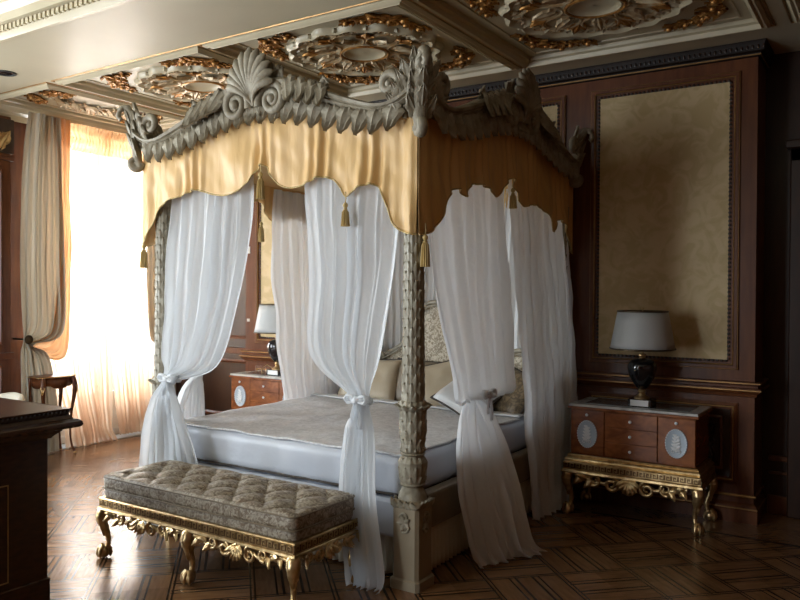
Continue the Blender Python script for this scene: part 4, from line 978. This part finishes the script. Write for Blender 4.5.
# ------------------------------------------------------------------ nightstands
def nightstand(cx, label):
    x0, x1, y0, y1 = cx - .455, cx + .455, 1.845, 2.285
    t = thing('nightstand', label, 'nightstand', (cx, 2.06, 0), 'burl nightstands either side of the bed')
    b = MB().box(x0 + .01, x1 - .01, y0 + .01, y1, .45, .79).build('body', 'burl', t, smooth=0, bevel=.006)
    MB().box(x0 - .012, x1 + .012, y0 - .015, y1 + .012, .79, .808).build('cornice', 'burl', t, smooth=0, bevel=.005)
    MB().box(x0 - .005, x1 + .005, y0 - .006, y1 + .005, .808, .826).build('marble_top', 'marble', t, smooth=0, bevel=.004)
    MB().box(x0 + .09, x1 - .07, y0 + .08, y1 - .05, .826, .8285).build('glass_inset', 'darkglass', t, smooth=0)
    for s in (-1, 1):
        a, c = (x0 + .012, x0 + .262) if s < 0 else (x1 - .262, x1 - .012); m_ = (a + c)/2; yf = y0 - .002
        d = MB().box(a, c, yf, y0 + .012, .462, .782).build('door', 'burl', t, smooth=0, bevel=.003)
        zc = .61; m = MB(); rows = []
        for r, o_ in ((1.0, .0), (1.0, .006), (.93, .008), (.88, .005), (.02, .006)):
            rows.append([(m_ + .075*r*math.cos(q), yf - o_, zc + .102*r*math.sin(q)) for q in [2*PI*k/40 for k in range(40)]])
        m.grid(rows, True); m.build('oval_plaque', 'blue', d, smooth=50)
        m = MB()
        for k in range(32):
            q = 2*PI*k/32; m.ball((m_ + .072*math.cos(q), yf - .008, zc + .098*math.sin(q)), .0045, .0045, .0045, 6, 4)
        rnd = random.Random(4)                                         # white bisque foliage round an urn
        m.tube([(m_, yf - .008, zc - .06), (m_ + .004, yf - .009, zc), (m_ - .004, yf - .008, zc + .05)], .004, 6)
        for k in range(9):
            z = zc - .045 + .012*k; sgn = 1 if k % 2 else -1
            m.leaf((m_, yf - .007, z), (sgn, 0, .6), (0, -1, 0), .045 - .002*k, .018, .4, 2, nu=5, nv=5)
        m.spiral((m_ - .02, yf - .009, zc - .055), (1, 0, 0), (0, 0, 1), .016, .004, 1.3, 0, .004, 1, 6); m.spiral((m_ + .02, yf - .009, zc - .055), (-1, 0, 0), (0, 0, 1), .016, .004, 1.3, 0, .004, 1, 6)
        m.build('relief', 'white', d, smooth=60)
        MB().lathe([(.004, 0), (.004, .006), (.010, .010), (.011, .016), (.004, .022)], (0, 0, 0), 12).v
        kn = MB().lathe([(.004, 0), (.004, .006), (.010, .010), (.011, .016), (.004, .022)], (0, 0, 0), 12); kn.v = [(m_ + x, yf - z, .752 + y) for x, y, z in kn.v]; kn.build('knob', 'white', d)
    for z0, z1 in ((.462, .566), (.570, .674), (.678, .782)):
        d = MB().box(x0 + .268, x1 - .268, y0 - .002, y0 + .012, z0, z1).build('drawer', 'burl', t, smooth=0, bevel=.003)
        kn = MB().lathe([(.004, 0), (.004, .006), (.010, .010), (.011, .016), (.004, .022)], (0, 0, 0), 12); kn.v = [(cx + x, y0 - .002 - z, (z0 + z1)/2 + y) for x, y, z in kn.v]; kn.build('knob', 'white', d)
    m = MB(); rows = []
    for o_, z in ((-.02, .45), (.008, .45), (.014, .442), (.010, .434), (.026, .422), (.030, .412), (.022, .404), (.034, .392), (.034, .344), (.044, .336), (.048, .322), (.036, .312), (-.02, .312)):
        rows.append([(x0 - o_, y0 - o_, z), (x0 - o_, y1, z), (x1 + o_, y1, z), (x1 + o_, y0 - o_, z)])
    m.grid(rows, True); s_ = m.build('gilt_stand', 'gold', t, smooth=20)
    m = MB(); greek(m, x0 - .03, x1 + .03, .346, .388, lambda a, z, k: (a, y0 - .034 - k, z)); greek(m, y0 - .03, y1, .346, .388, lambda a, z, k: (x1 + .034 + k, a, z)); m.build('greek_key_band', 'gold', s_, smooth=0); MB().box(x0 - .0345, x1 + .0345, y0 - .0345, y1 - .01, .347, .387).build('dark_band', 'gildark', s_, smooth=0)
    for px, sx in ((x0 + .01, -1), (x1 - .01, 1)):
        for py, sy in ((y0 + .01, -1), (y1 - .04, .35)):
            m = MB(); cabriole(m, px, py, .32, sx, sy, 1.15); m.build('leg', 'gold', t, smooth=60)
    m = MB(); apron(m, (cx, y0 - .02, 0), (1, 0, 0), .40, .316, 1.7); m.build('carved_apron', 'gold', t, smooth=60)
    return t
ns = nightstand(.68, 'burl nightstand with two blue oval plaques on gilt claw feet, right of the bed')
dup(ns, (2*XM - .68, 2.06, 0), 'burl nightstand seen between the bed curtains, left of the bed')

def lamp(x, y, z, label):
    t = thing('table_lamp', label, 'table lamp', (x, y, z), 'urn lamps on the nightstands')
    MB().box(x - .085, x + .085, y - .07, y + .07, z, z + .052).build('base', 'black', t, smooth=0, bevel=.004)
    MB().box(x - .065, x + .065, y - .0725, y - .069, z + .004, z + .047).build('front_plate', 'white', t, smooth=0)  # mirrored plate, painted white for the bright reflection in it
    MB().lathe([(.055, .052), (.056, .062), (.045, .070), (.030, .078), (.022, .092), (.028, .100), (.030, .108), (.020, .118), (.018, .126)], (x, y, z), 28).build('brass_foot', 'gold', t, smooth=40)
    MB().lathe([(.018, .118), (.040, .135), (.066, .17), (.088, .21), (.101, .255), (.104, .285), (.098, .312), (.080, .332), (.050, .345), (.022, .350)], (x, y, z), 40).build('urn', 'black', t, smooth=70)
    MB().lathe([(.022, .345), (.020, .358), (.030, .366), (.030, .374), (.014, .384), (.010, .40), (.010, .47)], (x, y, z), 24).build('brass_neck', 'gold', t, smooth=40)
    m = MB(); n = 48; rows = [[(x + r*math.cos(2*PI*k/n), y + r*math.sin(2*PI*k/n), z + zz) for k in range(n)] for r, zz in ((.228, .418), (.218, .47), (.205, .54), (.190, .62), (.176, .69))]
    m.grid(rows, True); sh = m.build('lamp_shade', 'shade', t, smooth=70, solid=.003)
    m = MB()
    for r, zz in ((.230, .418), (.178, .690)): m.tube([(x + r*math.cos(2*PI*k/n), y + r*math.sin(2*PI*k/n), z + zz) for k in range(n + 1)], .006, 6)
    m.build('shade_trim', 'bronze', sh)
    m = MB()
    for a in (0, PI/2): m.tube([(x - .174*math.cos(a), y - .174*math.sin(a), z + .68), (x, y, z + .66), (x + .174*math.cos(a), y + .174*math.sin(a), z + .68)], .003, 6)
    m.tube([(x, y, z + .46), (x, y, z + .70)], .004, 6); m.ball((x, y, z + .71), .010); m.build('harp', 'gold', sh)
    return t
la = lamp(.71, 2.02, .8285, 'black urn table lamp with white shade on the right-hand nightstand')
dup(la, (-2.85, 2.02, .8285), 'black urn table lamp with white shade glimpsed left of the bed between curtains')
m = MB(); tag(m.tube([(-3.08, 2.06, .832), (-3.14, 2.10, .833), (-3.16, 2.14, .87), (-3.12, 2.16, .90), (-3.07, 2.18, .87), (-3.10, 2.20, .834), (-3.20, 2.23, .833), (-3.24, 2.26, .833)], .004, 6).build('lamp_cord', 'gold', None, smooth=60), 'looped thin lamp cord on the left nightstand marble', 'cord')
for z, h, lb in ((2.09, .075, 'white light switch on the wood edge of the far wall panel'), (1.34, .03, 'small pale knob-like switch low on the wood edge of the far wall panel')):
    t = thing('light_switch', lb, 'light switch', (-3.555, YW, z)); MB().box(-3.575, -3.535, YW - .008, YW, z - h/2, z + h/2).build('plate', 'whitepaint', t, smooth=0, bevel=.002)
    MB().box(-3.563, -3.547, YW - .013, YW - .008, z - h/4, z + h/4).build('rocker', 'whitepaint', t, smooth=0, bevel=.002)

# ------------------------------------------------------------------ side table by the window
tx, ty, tz = -4.80, .86, .80
st = thing('side_table', 'small cherry side table with curved legs and gilt mounts in front of the window curtain', 'side table', (tx, ty, 0))
def serp(k, r): a = 2*PI*k/64; return (tx + (.145 + .010*math.cos(4*a))*r*(abs(math.cos(a))**.6)*math.copysign(1, math.cos(a)), ty + (.20 + .012*math.cos(6*a))*r*(abs(math.sin(a))**.6)*math.copysign(1, math.sin(a)))
m = MB(); m.grid([[(*serp(k, r), z) for k in range(64)] for r, z in ((.01, tz - .02), (.97, tz - .02), (1.02, tz - .012), (1.02, tz - .004), (.98, tz), (.01, tz))], True); m.build('table_top', 'wood', st, smooth=30)
m = MB(); m.tube([(*serp(k, 1.03), tz - .010) for k in range(65)], .005, 6); m.build('brass_edge', 'gold', st)
m = MB(); rows = []
for r, z0 in ((.86, 0), (.86, 1)):
    pass
n = 64
top = [(*serp(k, .86), tz - .02) for k in range(n)]; bot = [(*serp(k, .86), tz - .095 + .035*abs(math.cos(2*(2*PI*k/n)))*0 - .03*max(0, math.cos(4*2*PI*k/n))) for k in range(n)]
m.grid([bot, top], True); m.build('apron', 'wood', st, smooth=50, solid=.01)
m = MB(); mx_ = tx + .127
m.spiral((mx_, ty - .02, tz - .055), (0, 1, 0), (0, 0, 1), .02, .004, 1.2, 0, .005, 1, 6); m.spiral((mx_, ty + .02, tz - .055), (0, -1, 0), (0, 0, 1), .02, .004, 1.2, 0, .005, 1, 6); m.leaf((mx_, ty, tz - .05), (0, 0, -1), (1, 0, 0), .04, .03, .5, 2)
m.build('gilt_mount', 'gold', st)
for sx in (-1, 1):
    for sy in (-1, 1):
        prof = [(.78, .125, .19, .022), (.70, .14, .205, .026), (.60, .135, .20, .020), (.42, .115, .175, .013), (.22, .105, .165, .010), (.10, .115, .178, .010), (.03, .135, .20, .014), (.0, .14, .205, .012)]
        pts, rad = [], []
        for k in range(25):
            q = catmull(prof, k/24); pts.append((tx + sx*q[1]*.85, ty + sy*q[2]*.84, max(0.006, q[0]))); rad.append(q[3])
        lg = MB().tube(pts, rad, 8).build('leg', 'wood', st, smooth=60)
        m = MB(); m.leaf((tx + sx*.13, ty + sy*.183, .72), (0, 0, -1), (sx, sy, 0), .10, .035, .2, 2); m.build('gilt_mount', 'gold', lg, smooth=60); m = MB(); m.ball((tx + sx*.119, ty + sy*.172, .016), .018, .018, .014); m.build('gilt_foot', 'gold', lg, smooth=60)

# ------------------------------------------------------------------ cream armchair behind the chest
ax, ay = -4.55, .06
ac = thing('armchair', 'cream upholstered armchair, only its rounded back visible above the dark chest at left', 'armchair', (ax, ay, 0))
softbox('seat', 'cream', ax - .26, ax + .24, ay - .27, ay + .27, .26, .44, .04, ac, None, nx=20, ny=20)
m = MB(); fr_, rows = [], []
for k in range(41):
    a = lerp(-PI*.62, PI*.62, k/40); top = .44 + .25*math.cos(a*.62)**1.2; cx, cyy = ax - .0, ay
    rows.append([(cx - .0 + r*math.sin(a)*1.0, cyy + r*math.cos(a)*.95, z) for r, z in ((.30, .24), (.31, .4), (.33, top - .03), (.32, top), (.29, top + .012), (.26, top - .01), (.255, .42), (.26, .24))])
m.grid(rows); m.build('backrest', 'cream', ac, smooth=60)
for sx in (-1, 1):
    for sy in (-1, 1):
        MB().tube([(ax + sx*.21, ay + sy*.21, .27), (ax + sx*.225, ay + sy*.225, .12), (ax + sx*.22, ay + sy*.22, .0)], [.025, .018, .013], 10).build('leg', 'gold', ac)

# ------------------------------------------------------------------ dark chest in the left foreground
hx0, hx1, hy0, hy1 = -2.25, -1.50, -2.75, -1.26
ch = thing('chest', 'dark mahogany chest with moulded top in the left foreground', 'chest', ((hx0 + hx1)/2, (hy0 + hy1)/2, 0))
MB().box(hx0, hx1, hy0, hy1, .08, .88).build('body', 'chestwood', ch, smooth=0, bevel=.004)
m = MB(); rows = []
for o_, z in ((.0, .86), (.012, .862), (.018, .872), (.05, .90), (.055, .912), (.052, .918), (.10, .915), (.118, .920), (.126, .933), (.122, .948), (.110, .960), (.090, .966), (.075, .985), (.072, 1.005), (.085, 1.012), (.085, 1.020)):
    rows.append([(hx0 - o_, hy0 - o_, z), (hx1 + o_, hy0 - o_, z), (hx1 + o_, hy1 + o_, z), (hx0 - o_, hy1 + o_, z)])
m.grid(rows, True); m.box(hx0 - .08, hx1 + .08, hy0 - .08, hy1 + .08, 1.008, 1.0195); cv = m.build('moulded_top', 'chestwood', ch, smooth=30)
m = MB(); y = hy0
while y < hy1 + .07:
    m.tube([(hx1 + .076, y, .990), (hx1 + .086, y + .012, .998), (hx1 + .076, y + .026, 1.008)], .007, 6); y += .024
x = hx0
while x < hx1 + .05:
    m.tube([(x, hy1 + .076, .990), (x + .012, hy1 + .086, .998), (x + .026, hy1 + .076, 1.008)], .007, 6); x += .024
m.build('rope_carving', 'darkwood', cv, smooth=60)
rows = []
m = MB()
for o_, z in ((.049, .905), (.053, .908), (.053, .913), (.049, .916)):
    rows.append([(hx0 - o_, hy0 - o_, z), (hx1 + o_, hy0 - o_, z), (hx1 + o_, hy1 + o_, z), (hx0 - o_, hy1 + o_, z)])
m.grid(rows, True); m.build('gold_line', 'goldline', cv, smooth=30)
for k, (a, b) in enumerate(((hy0 + .06, hy0 + .68), (hy0 + .72, hy1 - .22))):
    m = MB(); m.box(hx1, hx1 + .008, a, b, .16, .66); frame_yz(m, a + .06, b - .06, .22, .60, hx1 + .008, [(0, 0), (0, .008), (.012, .012), (.022, .002)])
    d = m.build('door', 'chestwood', ch, smooth=25)
    m = MB(); frame_yz(m, a + .0, b - .0, .16, .66, hx1 + .008, [(0, 0), (0, .003), (.006, .003), (.006, 0)]); m.build('gold_line', 'goldline', d, smooth=0)
    yk = b - .03 if k == 0 else a + .03; MB().ball((hx1 + .024, yk, .5), .016).tube([(hx1 + .006, yk, .5), (hx1 + .02, yk, .5)], .006).build('knob', 'gold', d)
m = MB(); rows = []
for o_, z in ((.0, .12), (.01, .115), (.006, .09), (.008, .08), (.008, .0)):
    rows.append([(hx0 - o_, hy0 - o_, z), (hx0 - o_, hy1 + o_, z), (hx1 + o_, hy1 + o_, z), (hx1 + o_, hy0 - o_, z)])
m.grid(rows, True); m.build('plinth', 'chestwood', ch, smooth=25)
